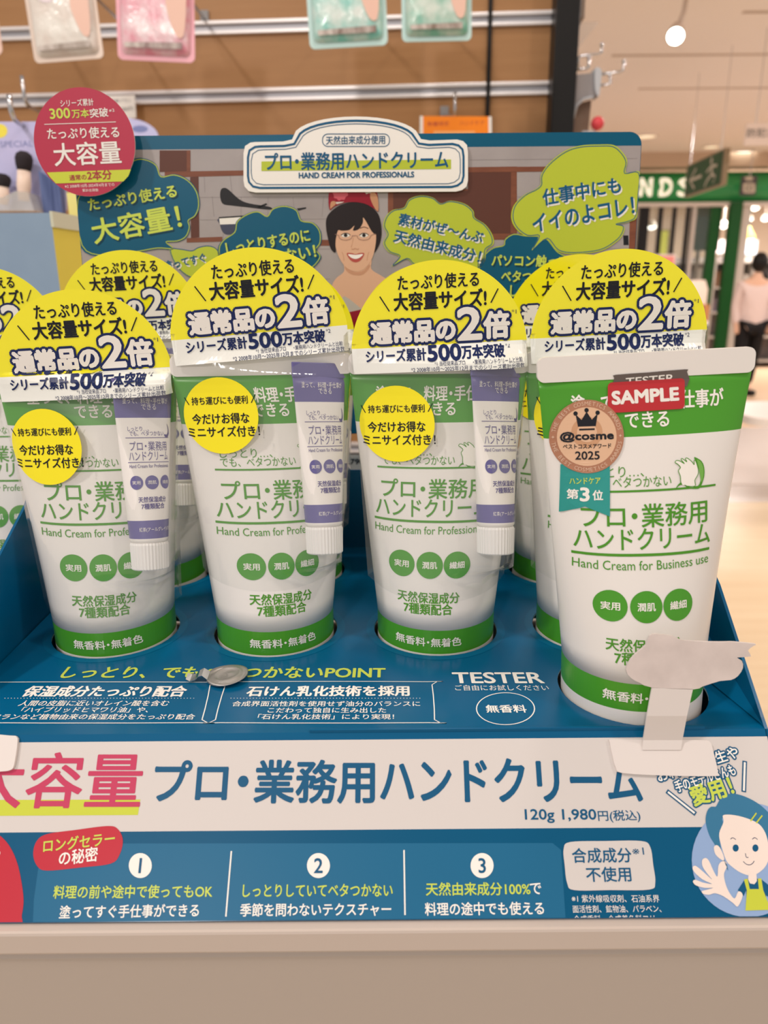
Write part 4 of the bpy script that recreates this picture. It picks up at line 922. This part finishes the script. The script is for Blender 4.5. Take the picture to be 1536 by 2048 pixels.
pouch(620, 776, 99, 90, 'mint-edged green pouch hanging left of the other green pouch', pte, (226, 236, 230), (128, 206, 194), (118, 96, 86), 3)
pouch(804, 943, 84, 81, 'mint-edged green pouch hanging nearest the black wall joint', pte, (222, 232, 222), (120, 190, 168), (120, 100, 84), 4)
# orange card on a hook
op_ = ypl(1.2); oc = MB().prism([op_.P(*p) for p in ((840, 232), (981, 233), (984, 330), (840, 330))], op_.map, .002, mat('card_orange', (250, 140, 36), .45), P['offw']).build('orange_card'); tag(oc, 'orange card with white edges hanging on a hook above the title plate', 'card')
a = Art(op_); a.pt('数量限定', (855, 248), (898, 247), 9, P['magdark'], 1); a.pt('ハンドケア', (920, 246), (968, 246), 9, P['magdark'], 1); a.pp([(867, 262), (950, 262), (950, 300), (867, 300)], mat('card_peach', (250, 178, 110), .45), 1)
a.pp([(840, 232), (846, 232), (846, 330), (840, 330)], P['offw'], 1); a.pp([(977, 233), (983, 233), (984, 330), (978, 330)], P['offw'], 1); a.build('lettering', oc)
p = op_.at(909, 232, .004); hook(p, wall_len(p), 'single wire hook carrying the orange card', tip=.03, droop=.035)
# price card on the rail, brush packs at the left
pp_ = Plane(wallpl.map(0, 0, .02), wallpl.n, wallpl.U); pc = MB().prism([pp_.P(*p) for p in ((212, 192), (269, 190), (272, 236), (214, 240))], pp_.map, .002, P['offw']).build('price_card'); tag(pc, 'small white price card on the metal rail right of the red round card', 'price card')
a = Art(pp_); a.pt('洗顔ブラシ', (222, 202), (262, 201), 7, P['dark'], 1); a.pt('1,280円', (236, 219), (266, 218), 9, P['dark'], 1); a.build('lettering', pc)
def pack(label, pts, y, extra=None):
    pl_ = ypl(y, 2); o = empty('brush_pack', pl_.at(*pts[0])); tag(o, label, 'package'); L = -Vector(o.location)
    lil = mat('pack_lilac', (176, 186, 232), .25, .5, coat=.5, vary=((206, 200, 240), 14, (1, 1, 1), .25))
    c = MB().prism([pl_.P(*p) for p in pts], pl_.map, .003, lil).build('backing_card', o, loc=L)
    return o, pl_, c, L
o, bpn, c, L = pack('lilac brush pack with two makeup brushes hanging at the left edge', [(-120, 244), (70, 243), (128, 246), (132, 420), (-120, 420)], .74)
a = Art(bpn); a.pp(ell(0, 262, 15, 14, 24), mat('pack_yellow', (246, 230, 90), .4), 1); a.pt('SPECIAL', (0, 289), (66, 287), 12, mat('pack_text', (128, 138, 190), .4), 1); a.build('pack_print', c)
def brush(px, pyt, pyf, pyb, rx, nm):
    l_ = .012; A = bpn.at(px, pyt, l_); Fm = bpn.at(px, pyf, l_); Bt = bpn.at(px, pyb, l_); r_ = math.dist(bpn.at(px, pyf), bpn.at(px + rx, pyf)); H = (A - Fm).length; pts = []
    MB().tube([Fm, Fm + (A - Fm) * .25, Fm + (A - Fm) * .6, Fm + (A - Fm) * .85, A], [r_ * .78, r_ * .95, r_ * 1.05, r_ * .9, r_ * .45], mat('bristle_dark', (48, 42, 46), .8), 20).build('bristles', o, True, loc=L)
    MB().tube([Bt, Bt + (Fm - Bt) * .5, Fm], [r_ * .62, r_ * .86, r_ * .78], mat('brush_handle', (246, 222, 206), .3), 20).build('brush_handle', o, True, loc=L)
brush(60, 308, 346, 405, 16, 'large'); brush(18, 352, 378, 412, 15, 'small')
MB().prism([bpn.P(*p) for p in ((-120, 398), (30, 402), (55, 390), (80, 392), (92, 428), (-120, 428))], lambda u, v, l: bpn.map(u, v, l + .024), .022, film_mat('blister', .35, (.96, .93, .92))).build('blister', o, loc=L)
MB().prism([bpn.P(*p) for p in ((86, 345), (128, 372), (134, 428), (96, 428))], lambda u, v, l: bpn.map(u, v, l + .01), .008, mat('pack_dark_blue', (64, 78, 124), .35, vary=((104, 120, 168), 60, (6, 1, .4), .2))).build('pack_side', o, loc=L)
p = bpn.at(46, 252, .02); hook(p, wall_len(p), 'chrome hook in front of the lilac brush pack', tip=.02)
o2, bp2, c2, L2 = pack('rounded blue pack behind the round red card, above the header corner', smooth([(190, 236), (262, 237), (300, 250), (318, 275), (322, 330), (190, 330)], 3), 1.0)
a = Art(bp2); a.pp(ell(280, 258, 16, 7, 20), MATS['pack_text'], 1); a.build('pack_print', c2)
p = bp2.at(66, 218, .02); hook(p, wall_len(p), 'chrome hook close to the metal rail left of the red round card', tip=.03)

# ---- fittings on the far side of the black post
fx = ypl(1.36)
bk_ = empty('grey_bracket', fx.at(1165, 200)); tag(bk_, 'grey plastic bracket with curved arm beside the black post', 'bracket'); L = -Vector(bk_.location); gp = mat('bracket_grey', (168, 162, 162), .4); gp2 = mat('bracket_light', (196, 200, 206), .35)
MB().prism([fx.P(*p) for p in [(1140, 150), (1186, 146), (1190, 190), (1184, 194)] + smooth([(1184, 194), (1166, 198), (1152, 212), (1145, 238)], 4, False) + [(1139, 240)]], fx.map, .02, gp).build('bracket_body', bk_, loc=L)
MB().tube([fx.at(1186, 195, .004), fx.at(1166, 199, .004), fx.at(1152, 212, .004), fx.at(1145, 238, .004)], .0022, gp2).build('curved_arm', bk_, True, loc=L)
MB().prism([fx.P(*p) for p in smooth([(1187, 142), (1194, 138), (1200, 146), (1198, 170), (1194, 196), (1187, 180)], 3)], lambda u, v, l: fx.map(u, v, l + .01), .03, gp2).build('end_cap', bk_, loc=L)
MB().prism([fx.P(*p) for p in ((1140, 240), (1152, 212), (1170, 199), (1190, 194), (1183, 262), (1139, 262))], lambda u, v, l: fx.map(u, v, l - .021), .004, mat('brown_board', (140, 118, 102), .5)).build('brown_board', bk_, loc=L)
def prong(pts, label):
    q = [fx.at(*p_) for p_ in pts]; e = empty('wire_hook', q[0]); tag(e, label, 'hook')
    MB().tube([v - q[0] for v in q], .0021, chrome).build('wire', e, True); MB().lathe([(.0024, -.002), (.003, 0), (.0026, .003), (.0008, .004)], chrome, 12, tuple(q[-1] - q[0])).build('tip', e, True)
prong([(1156, 142), (1157, 116), (1161, 112), (1198, 108), (1203, 105), (1204, 90)], 'highest wire hook beside the black post, bent upward')
prong([(1146, 140), (1172, 137), (1177, 134), (1178, 118)], 'short wire hook nearest the black post')
prong([(1198, 149), (1240, 144), (1246, 141), (1248, 124)], 'wire hook reaching furthest right from the grey bracket')
prong([(1198, 171), (1218, 169), (1221, 166), (1220, 152)], 'lowest short wire hook below the long one')
ac = MB().prism([fx.P(*p) for p in ((1160, 44), (1199, 43), (1147, 108), (1146, 78))], fx.map, .003, film_mat('clear_acrylic', .06, (.95, .94, .93), bump=.6)).build('clear_acrylic_plate'); tag(ac, 'clear pointed acrylic plate beside the upper black post', 'plastic plate')
rb = empty('red_ball', fx.at(1195, 247)); tag(rb, 'small red round knob right of the grey bracket', 'knob')
r_ = .0105; MB().lathe([(r_ * math.sin(R(t)), -r_ * math.cos(R(t))) for t in range(0, 181, 15)], mat('ball_red', (232, 84, 92), .3)).build('ball', rb, True); MB().box((-.012, .004, -.012), (.022, .004, .004), gp2).build('stem', rb)

# ================================================================ far side of the aisle: a shop front, signs and a passer-by
SY = 10.5
sp_ = ypl(SY)
def SP(px, py): u, v = sp_.P(px, py); return u, T + v
sg = mat('sign_green', (44, 150, 82), .3, .5); sgd = mat('frame_green', (24, 84, 36), .4); alw = mat('frame_white', (214, 204, 196), .45); ink_k = mat('mullion_black', (28, 26, 28), .4)
sof = MB().box((5.5, SY + .06, 2.815), (9.5, .3, .17), mat('soffit', (206, 182, 158), .7)).build('wall_far'); tag(sof, kind='structure')
zt, zb_ = SP(1400, 342)[1], SP(1400, 406)[1]
ss = empty('shop_sign', (5.3, SY, zb_)); tag(ss, 'long rounded green shop sign with white letters across the aisle', 'sign')
rg = []
for x in (2.0, 9.0): rg.append([(x - 5.3, -.16 * math.sin(R(t)) * 1.0 + .1, (zt - zb_) / 2 - (zt - zb_) / 2 * math.cos(R(t))) for t in range(0, 181, 12)] + [(x - 5.3, .2, zt - zb_), (x - 5.3, .2, 0)])
MB().rings(rg, sg).build('sign_body', ss, True)
lp = Plane((0, SY - .075, T), (0, -1, 0)); ltm = mat('letter_white', (250, 246, 226), .4, emit=.5)
for ch, x0, x1 in (('H', 1135, 1160), ('A', 1192, 1222), ('N', 1279, 1304), ('D', 1319, 1344), ('S', 1356, 1381)):
    v, f_, a0, a1, c0_, c1_ = text_mesh(ch); A = lp.P(x0, 392); B_ = lp.P(x1, 357); sx = (B_[0] - A[0]) / (a1 - a0); sy_ = (B_[1] - A[1]) / (c1_ - c0_)
    mb = MB()
    for k in range(6):
        dx, dz_ = 0.007 * math.cos(k * 1.047), .007 * math.sin(k * 1.047)
        fr = [lp.map(A[0] + (x - a0) * sx + dx, A[1] + (y - c0_) * sy_ + dz_, .03 + k * .0004) for x, y in v]
        mb.add(fr, f_, ltm); mb.add([p + Vector((0, .05, 0)) for p in fr], f_, ltm)
    mb.build('letter', ss, loc=-Vector(ss.location))
# facade below the sign
fa = empty('glass_storefront', (5.3, SY, 0)); tag(fa, 'glazed storefront with dark mullions and green posts under the green sign', 'storefront'); L = -Vector(fa.location)
def fpost(px0, px1, m, y=SY, zt_=None, nm='mullion', d=.08, z0=0):
    pl_ = ypl(y); u0, u1 = pl_.P(px0, 470)[0], pl_.P(px1, 470)[0]; zt_ = zt_ or zb_
    MB().box(((u0 + u1) / 2, y + d / 2, (zt_ + z0) / 2), (u1 - u0, d, zt_ - z0), m, bev=.006).build(nm, fa, loc=L)
u0, z_ = SP(1200, 409); MB().box((4.9, SY, zb_ - .02), (5.2, .1, .05), alw).build('top_rail', fa, loc=L)
for q in ((1200, 1210), (1240, 1250), (1277, 1296), (1316, 1323), (1344, 1350), (1371, 1377)): fpost(*q, ink_k)
fpost(1382, 1389, alw, nm='frame_post'); fpost(1392, 1440, mat('door_dark_green', (16, 74, 56), .4), y=SY + .3, nm='green_panel', z0=1.75)
fpost(1418, 1437, sgd, nm='green_post'); fpost(1456, 1480, sgd, nm='green_post', y=SY - .1); fpost(1480, 1496, alw, y=SY + .02, nm='door_frame')
glass = film_mat('shop_glass', .03, (.9, .93, .92), .04, 0.0)
u0, u1 = SP(1200, 470)[0], SP(1418, 470)[0]
MB().box(((u0 + u1) / 2, SY + .04, zb_ / 2), (u1 - u0, .01, zb_ - .05), glass).build('glass_pane', fa, loc=L)
# shop interior
iw = MB().box((5.6, 15.5, 1.5), (11, .1, 3.0), mat('shop_back_wall', (196, 178, 160), .7)).build('wall_shop'); tag(iw, kind='structure')
ic = MB().box((5.6, 13.1, 2.95), (11, 4.9, .05), mat('shop_ceiling', (212, 196, 178), .7)).build('ceiling'); tag(ic, kind='structure')
area('shop_light_a', (5.5, 12.6, 2.85), (5.5, 12.6, 0), 1.2, 150); area('shop_light_b', (7.8, 12.6, 2.85), (7.8, 12.6, 0), 1.2, 150)
for k, (px, py, y, rr_, label) in enumerate(((1509, 416, 13, .07, 'bright round shop lamp nearest under the grey restroom sign'), (1499, 438, 13.6, .06, 'small shop lamp left of the yellow pendant'), (1530, 438, 13.4, .06, 'shop lamp at the right photo edge'), (1447, 452, 12.5, .07, 'bright lamp seen between the two green posts'), (1303, 453, 12.5, .08, 'wide white lamp behind the leftmost dark mullions'))):
    pl_ = ypl(y); p = pl_.at(px, py); o = empty('shop_lamp', p); tag(o, label, 'lamp', 'lamps inside the far shop')
    MB().lathe([(.004, 2.925 - p.z), (.004, rr_ * 1.1), (rr_ * .5, rr_), (rr_ * .95, rr_ * .2), (rr_, 0)], mat('lamp_shade', (232, 224, 214), .4), 16).build('shade', o, True); MB().lathe([(rr_ * .96, -.004), (rr_ * .6, -rr_ * .4), (.01, -rr_ * .55)], lampglow, 16).build('bulb', o, True)
pl_ = ypl(12.2); p = pl_.at(1496, 473); o = empty('pendant_lamp', p); tag(o, 'glowing yellow bell-shaped pendant lamp in the far shop', 'lamp')
MB().lathe([(.02, .14), (.04, .10), (.09, .02), (.11, -.04)], mat('pendant_yellow', (255, 220, 120), .4, emit=2.5), 20).build('shade', o, True); MB().tube([(0, 0, .14), (0, 0, 2.925 - p.z)], .008, chrome).build('cord', o); MB().lathe([(.10, -.04), (.05, -.09), (.01, -.1)], lampglow, 16).build('bulb', o, True)
def screen(px0, px1, py0, py1, y, m, name, label, cat, edgec=(60, 60, 64)):
    pl_ = ypl(y); A = pl_.P(px0, py1); B_ = pl_.P(px1, py0); o = empty(name, (0, y, T + A[1])); tag(o, label, cat)
    MB().box(((A[0] + B_[0]) / 2, .045, -(T + A[1]) / 2), (.05, .03, T + A[1]), mat('stand_pole', (150, 146, 144), .5)).build('stand', o)
    MB().box(((A[0] + B_[0]) / 2, .04, (B_[1] - A[1]) / 2), (B_[0] - A[0] + .04, .05, B_[1] - A[1] + .04), mat('panel_back_%s' % name, edgec, .5)).build('housing', o); MB().prism(rrect(A[0], 0, B_[0], B_[1] - A[1], .02), lambda u, v, l: Vector((u, .012 - l, v)), .005, m).build('panel', o)
screen(1474, 1515, 482, 508, 13.8, mat('screen_blue', (196, 220, 246), .3, emit=1.6), 'lit_screen', 'pale blue lit screen above the passer-by in the far shop', 'screen', (216, 214, 212))
screen(1434, 1455, 482, 505, 13.0, mat('screen_pink', (250, 226, 226), .3, emit=1.4), 'light_box', 'pinkish white light box between the green posts', 'light box', (220, 214, 212))
screen(1319, 1337, 462, 520, 12.0, mat('banner_yellow', (216, 214, 84), .5, emit=.5), 'yellow_banner', 'tall yellow-green banner behind the dark mullions', 'banner', (190, 186, 80))
screen(1310, 1350, 512, 545, 9.9, mat('poster_red', (240, 150, 140), .5), 'red_poster', 'white and red poster panel just above the yellow bag dome', 'poster', (236, 220, 216))
screen(1390, 1414, 460, 483, 11.1, mat('poster_maroon', (120, 50, 58), .5), 'maroon_poster', 'maroon poster in the dark green shop window', 'poster', (60, 40, 44))
# shelves of goods inside
gcols = [(150, 150, 168), (116, 106, 120), (206, 200, 198), (170, 90, 80), (92, 108, 132), (214, 206, 190), (120, 90, 70), (88, 88, 96)]
gnames = ['lilac grey', 'plum grey', 'pale', 'brick red', 'slate blue', 'cream', 'brown', 'dark grey']
for sx, lab in ((3.9, 'leftmost tall shelf'), (4.75, 'second tall shelf'), (5.5, 'third tall shelf'), (6.15, 'rightmost tall shelf')):
    o = empty('goods_shelf', (sx, 12.6, 0)); tag(o, lab + ' of goods inside the far shop', 'shelf', 'goods shelves in the far shop'); wm = mat('shelf_white', (196, 190, 186), .6)
    for x in (-.3, .3): MB().box((x, .15, .85), (.03, .35, 1.7), wm).build('side_board', o)
    MB().box((0, .31, .85), (.6, .02, 1.7), mat('shelf_back', (120, 112, 112), .7)).build('back_board', o)
    for k in range(5):
        MB().box((0, .15, .1 + k * .38), (.6, .35, .025), wm).build('shelf_board', o)
        if k in (2, 3):
            for i in range(5):
                h = random.uniform(.16, .3); ci = (i * 3 + k * 5 + int(sx * 10)) % 8
                g = MB().box((sx - .23 + i * .115, 12.7, .1125 + k * .38 + h / 2), (.09, .12, h), mat('goods_%d' % ci, gcols[ci], .5), bev=.006).build('boxed_goods')
                tag(g, '%s goods box, %s on the %s tier of the %s' % (gnames[ci], ('leftmost', 'second', 'middle', 'fourth', 'rightmost')[i], 'upper' if k == 3 else 'lower', lab), 'box', 'boxed goods in the far shop')
# white tables and boxes in front of the shop
def table(x, y, w, d, h, name, label, m=None):
    o = empty(name, (x, y, 0)); tag(o, label, 'table'); m = m or mat('table_white', (240, 232, 228), .3)
    MB().prism(rrect(-w / 2, -d / 2, w / 2, d / 2, .12), lambda u, v, l: Vector((u, v, h + l)), .05, m).build('table_top', o)
    MB().box((w * .12, 0, (h - .05) / 2), (w * .3, d * .5, h - .05), mat('table_base', (176, 160, 156), .5), bev=.02).build('base', o)
table(3.15, 5.0, 1.75, .7, .60, 'white_display_table', 'white rounded display table low on the right, beyond the tester tube')
table(3.28, 9.3, .42, .5, .95, 'white_display_counter', 'white counter behind the tester crimp, in front of the green post')
def bx_far(px0, px1, py0, py1, y, m, name, label, cat, d=.2):
    pl_ = ypl(y); A = pl_.P(px0, py1); B_ = pl_.P(px1, py0); w = B_[0] - A[0]; h = B_[1] - A[1]; o = empty(name, (A[0] + w / 2, y, T + A[1])); tag(o, label, cat)
    MB().prism([(-w / 2, 0), (w / 2, 0), (w / 2, h * .8), (w * .3, h), (-w / 2, h)], lambda u, v, l: Vector((u, -l, v)), d, m).build('board', o); MB().box((0, d / 2, h * .1), (w * .9, d * 1.1, h * .2), MATS['table_white']).build('foot', o)
bx_far(1372, 1418, 560, 650, 8.9, mat('card_cream', (236, 216, 200), .5), 'cream_sign_board', 'cream board with cut corner just right of the yellow bag dome', 'board')
bx_far(1408, 1420, 609, 650, 8.7, mat('box_tan', (196, 134, 86), .5), 'tan_box', 'small tan box next to the cream board', 'box')
# hanging signs
es = ypl(6.6); e0 = es.at(1371, 361)
ex = empty('exit_sign', e0); tag(ex, 'green exit sign with arrow and running figure hanging at an angle', 'sign'); L = -Vector(ex.location)
ep = Plane(e0, Vector((-1, .09, 0)), Vector((-.09, -1, 0)))
quad = [(1371, 392), (1371, 331), (1448, 299), (1445, 372)]
uv = [ep.P(*p) for p in quad]; x0_, x1_ = (uv[0][0] + uv[1][0]) / 2, (uv[2][0] + uv[3][0]) / 2; y0_, y1_ = (uv[0][1] + uv[3][1]) / 2, (uv[1][1] + uv[2][1]) / 2
MB().prism(rrect(x0_, y0_, x1_, y1_, .01), ep.map, .035, mat('sign_edge', (150, 132, 106), .4)).build('sign_case', ex, loc=L)
a = Art(ep, base=.002, step=5e-4); w_, h_ = x1_ - x0_, y1_ - y0_; Q = lambda x, y: (x0_ + w_ * x, y0_ + h_ * y)
a.poly([Q(.03, .05), Q(.97, .05), Q(.97, .95), Q(.03, .95)], mat('exit_green', (44, 84, 50), .5), 0); sgw = mat('exit_symbol', (206, 196, 178), .5)
th_ = h_ * .10
a.stroke([Q(.14, .48), Q(.47, .48)], th_, sgw, 1); a.stroke([Q(.30, .78), Q(.14, .48), Q(.30, .18)], th_, sgw, 2)
a.poly(ell(*Q(.70, .80), h_ * .10, n=16), sgw, 1); a.stroke([Q(.72, .68), Q(.74, .40)], h_ * .17, sgw, 1); a.stroke([Q(.74, .40), Q(.64, .28), Q(.58, .12)], th_ * .9, sgw, 2); a.stroke([Q(.74, .42), Q(.84, .30), Q(.80, .14)], th_ * .9, sgw, 3); a.stroke([Q(.72, .64), Q(.60, .52)], th_ * .8, sgw, 4); a.stroke([Q(.72, .64), Q(.86, .60)], th_ * .8, sgw, 5)
a.build('exit_pictogram', ex).location = L
for x in (.1, .9):
    t0 = ep.map(*Q(x, 1.0)) + L - 0 * L; MB().tube([t0, (t0.x, t0.y, 2.9 + L.z)], .0025, chrome).build('hanging_rod', ex)
wsn = ypl(5.4); A = wsn.P(1488, 291); B_ = wsn.P(1560, 246); hs = empty('hanging_sign', wsn.map((A[0] + B_[0]) / 2, A[1])); tag(hs, 'white hanging sign with grey characters at the right photo edge', 'sign'); L = -Vector(hs.location)
c = MB().prism([(A[0], A[1]), (B_[0], A[1]), (B_[0], B_[1]), (A[0], B_[1])], wsn.map, .01, mat('sign_pinkwhite', (236, 218, 208), .5)).build('sign_panel', hs, loc=L)
a = Art(wsn, base=.001, step=3e-4); a.pt('防犯カメラ', (1494, 266), (1590, 264), 17, mat('sign_grey', (120, 112, 106), .5), 1, bold=.02); a.build('lettering', c)
t0 = wsn.map(A[0] + .06, B_[1]) + L; MB().tube([t0, (t0.x, t0.y, 2.9 + L.z)], .003, chrome).build('hanging_wire', hs)
rs = ypl(10.2); A = rs.P(1480, 391); B_ = rs.P(1516, 351); rw = empty('restroom_sign', rs.map((A[0] + B_[0]) / 2, A[1])); tag(rw, 'small dark grey square pictogram sign in front of the green sign', 'sign'); L = -Vector(rw.location)
c = MB().prism(rrect(A[0], A[1], B_[0], B_[1], .02), rs.map, .03, mat('sign_darkgrey', (84, 80, 84), .5)).build('sign_panel', rw, loc=L)
a = Art(rs, base=.002, step=5e-4); a.pp([(1486 + x, 366 + y) for x, y in rrect(0, 0, 24, 20, 5)], sgw, 1); a.pt('ロ', (1492, 376), (1504, 376), 11, MATS['sign_darkgrey'], 2, bold=.04); a.pt('AED', (1488, 358), (1508, 357), 7, sgw, 2, bold=.05) if False else a.pp(ell(1498, 357, 9, 4, 12), sgw, 1); a.build('pictogram', c)
t0 = rs.map((A[0] + B_[0]) / 2, B_[1]) + L; MB().tube([t0, (t0.x, t0.y, 2.9 + L.z)], .008, chrome).build('hanging_rod', rw)
# spotlight on its track
tk = ypl(4.3); p = tk.at(1352, 68); sl = empty('track_spotlight', p); tag(sl, 'lit track spotlight shining near the top right', 'spotlight')
rot = (CAM - p).normalized(); hd = Vector((-.3, -.75, -.5)).normalized(); bod = mat('spot_white', (206, 188, 176), .4)
MB().tube([hd * -.09, hd * -.03, hd * .03], [.028, .038, .042], bod, 20).build('lamp_body', sl, True); MB().tube([hd * .031, hd * .036], [.038, .036], mat('spot_glow', (240, 255, 246), .5, emit=14), 20).build('lamp_lens', sl)
MB().tube([hd * -.06 + Vector((0, 0, .0)), Vector((.05, .06, .11)), Vector((.08, .1, 2.9 - p.z))], .012, bod).build('stem', sl, True)
MB().box((.08, .1, 2.885 - p.z), (.5, .035, .03), bod).build('track', sl)

# ---- passer-by in a pink jacket, seen from behind
px_ = ypl(9.6); base = px_.P(1513, 560)[0]
pe = empty('person', (base, 9.6, 0)); tag(pe, 'person in pale pink jacket and black trousers walking away with black bag', 'person')
def skin(name, verts, edges, radii, m, root=0, sub=2):
    me = bpy.data.meshes.new(name); me.from_pydata(verts, edges, []); o = link(name, me, pe)
    md = o.modifiers.new('s', 'SKIN'); sv = me.skin_vertices[0].data if me.skin_vertices else None
    if sv is None:
        bpy.context.view_layer.objects.active = o; sv = me.skin_vertices[0].data
    for i, r_ in enumerate(radii): sv[i].radius = r_ if isinstance(r_, tuple) else (r_, r_)
    sv[root].use_root = True; md.use_smooth_shade = True
    sd = o.modifiers.new('d', 'SUBSURF'); sd.levels = sub; sd.render_levels = sub
    me.materials.append(m); return o
sk = mat('skin_tone', (226, 182, 156), .5)
V = [(0, 0, .92), (0, .01, 1.12), (0, .01, 1.32), (0, .0, 1.42), (0, -.01, 1.50), (-.09, 0, .88), (-.10, -.03, .48), (-.10, .02, .08), (-.10, -.13, .04), (.09, 0, .88), (.10, .06, .48), (.10, .12, .10), (.10, -.01, .05), (-.16, .0, 1.33), (-.20, .02, 1.08), (-.19, -.04, .84), (-.19, -.07, .75), (.16, .0, 1.33), (.20, .02, 1.08), (.19, -.03, .84), (.19, -.06, .75)]
Ed = [(0, 1), (1, 2), (2, 3), (3, 4), (0, 5), (5, 6), (6, 7), (7, 8), (0, 9), (9, 10), (10, 11), (11, 12), (2, 13), (13, 14), (14, 15), (15, 16), (2, 17), (17, 18), (18, 19), (19, 20)]
skin('body', V, Ed, [(.12, .09), (.11, .085), (.11, .08), .05, .046, .08, .06, .042, .035, .085, .06, .042, .035, .055, .045, .034, .03, .055, .045, .034, .03], sk)
hd_ = MB(); hc = Vector((0, -.01, 1.57))
def ball(c, rx, ry, rz, m, n=20, k=12):
    return MB().rings([[(c[0] + rx * math.sin(math.pi * j / k) * math.cos(2 * math.pi * i / n), c[1] + ry * math.sin(math.pi * j / k) * math.sin(2 * math.pi * i / n), c[2] - rz * math.cos(math.pi * j / k)) for i in range(n)] for j in range(1, k)], m)
ball(hc, .075, .09, .105, sk).build('head', pe, True)
ball(hc + Vector((0, -.022, .012)), .092, .095, .118, mat('hair_black', (24, 20, 20), .5)).build('hair', pe, True)
jk = mat('jacket_pink', (222, 200, 194), .7, bump=(14, .4, .02))
skin('jacket', [(0, 0, .74), (0, .0, 1.1), (0, 0, 1.36), (-.165, 0, 1.33), (-.20, .02, 1.08), (-.19, -.03, .86), (.165, 0, 1.33), (.20, .02, 1.08), (.19, -.02, .86)], [(0, 1), (1, 2), (2, 3), (3, 4), (4, 5), (2, 6), (6, 7), (7, 8)], [(.20, .15), (.175, .13), (.13, .10), .068, .062, .05, .068, .062, .05], jk)
skin('trousers', [(0, 0, .90), (-.09, 0, .84), (-.10, -.03, .48), (-.10, .02, .10), (.09, 0, .84), (.10, .06, .48), (.10, .12, .12)], [(0, 1), (1, 2), (2, 3), (0, 4), (4, 5), (5, 6)], [(.16, .11), .10, .08, .065, .10, .08, .065], mat('trousers_black', (24, 22, 24), .7))
for x, y in ((-.10, -.05), (.10, .05)): MB().box((x, y, .035), (.09, .25, .07), mat('shoe_black', (28, 26, 26), .5), bev=.025).build('shoe', pe, True)
bg = empty('shoulder_bag', (base + .33, 9.55, .86)); tag(bg, 'black shoulder bag with long strap worn by the passer-by', 'bag'); bgm = mat('bag_black', (22, 20, 22), .5)
MB().box((0, 0, 0), (.26, .12, .26), bgm, bev=.05).build('bag_body', bg, True); MB().tube([(-.06, 0, .1), (-.14, -.01, .38), (-.2, .12, .58), (-.13, .3, .4), (.04, .06, .1)], .014, bgm).build('strap', bg, True)
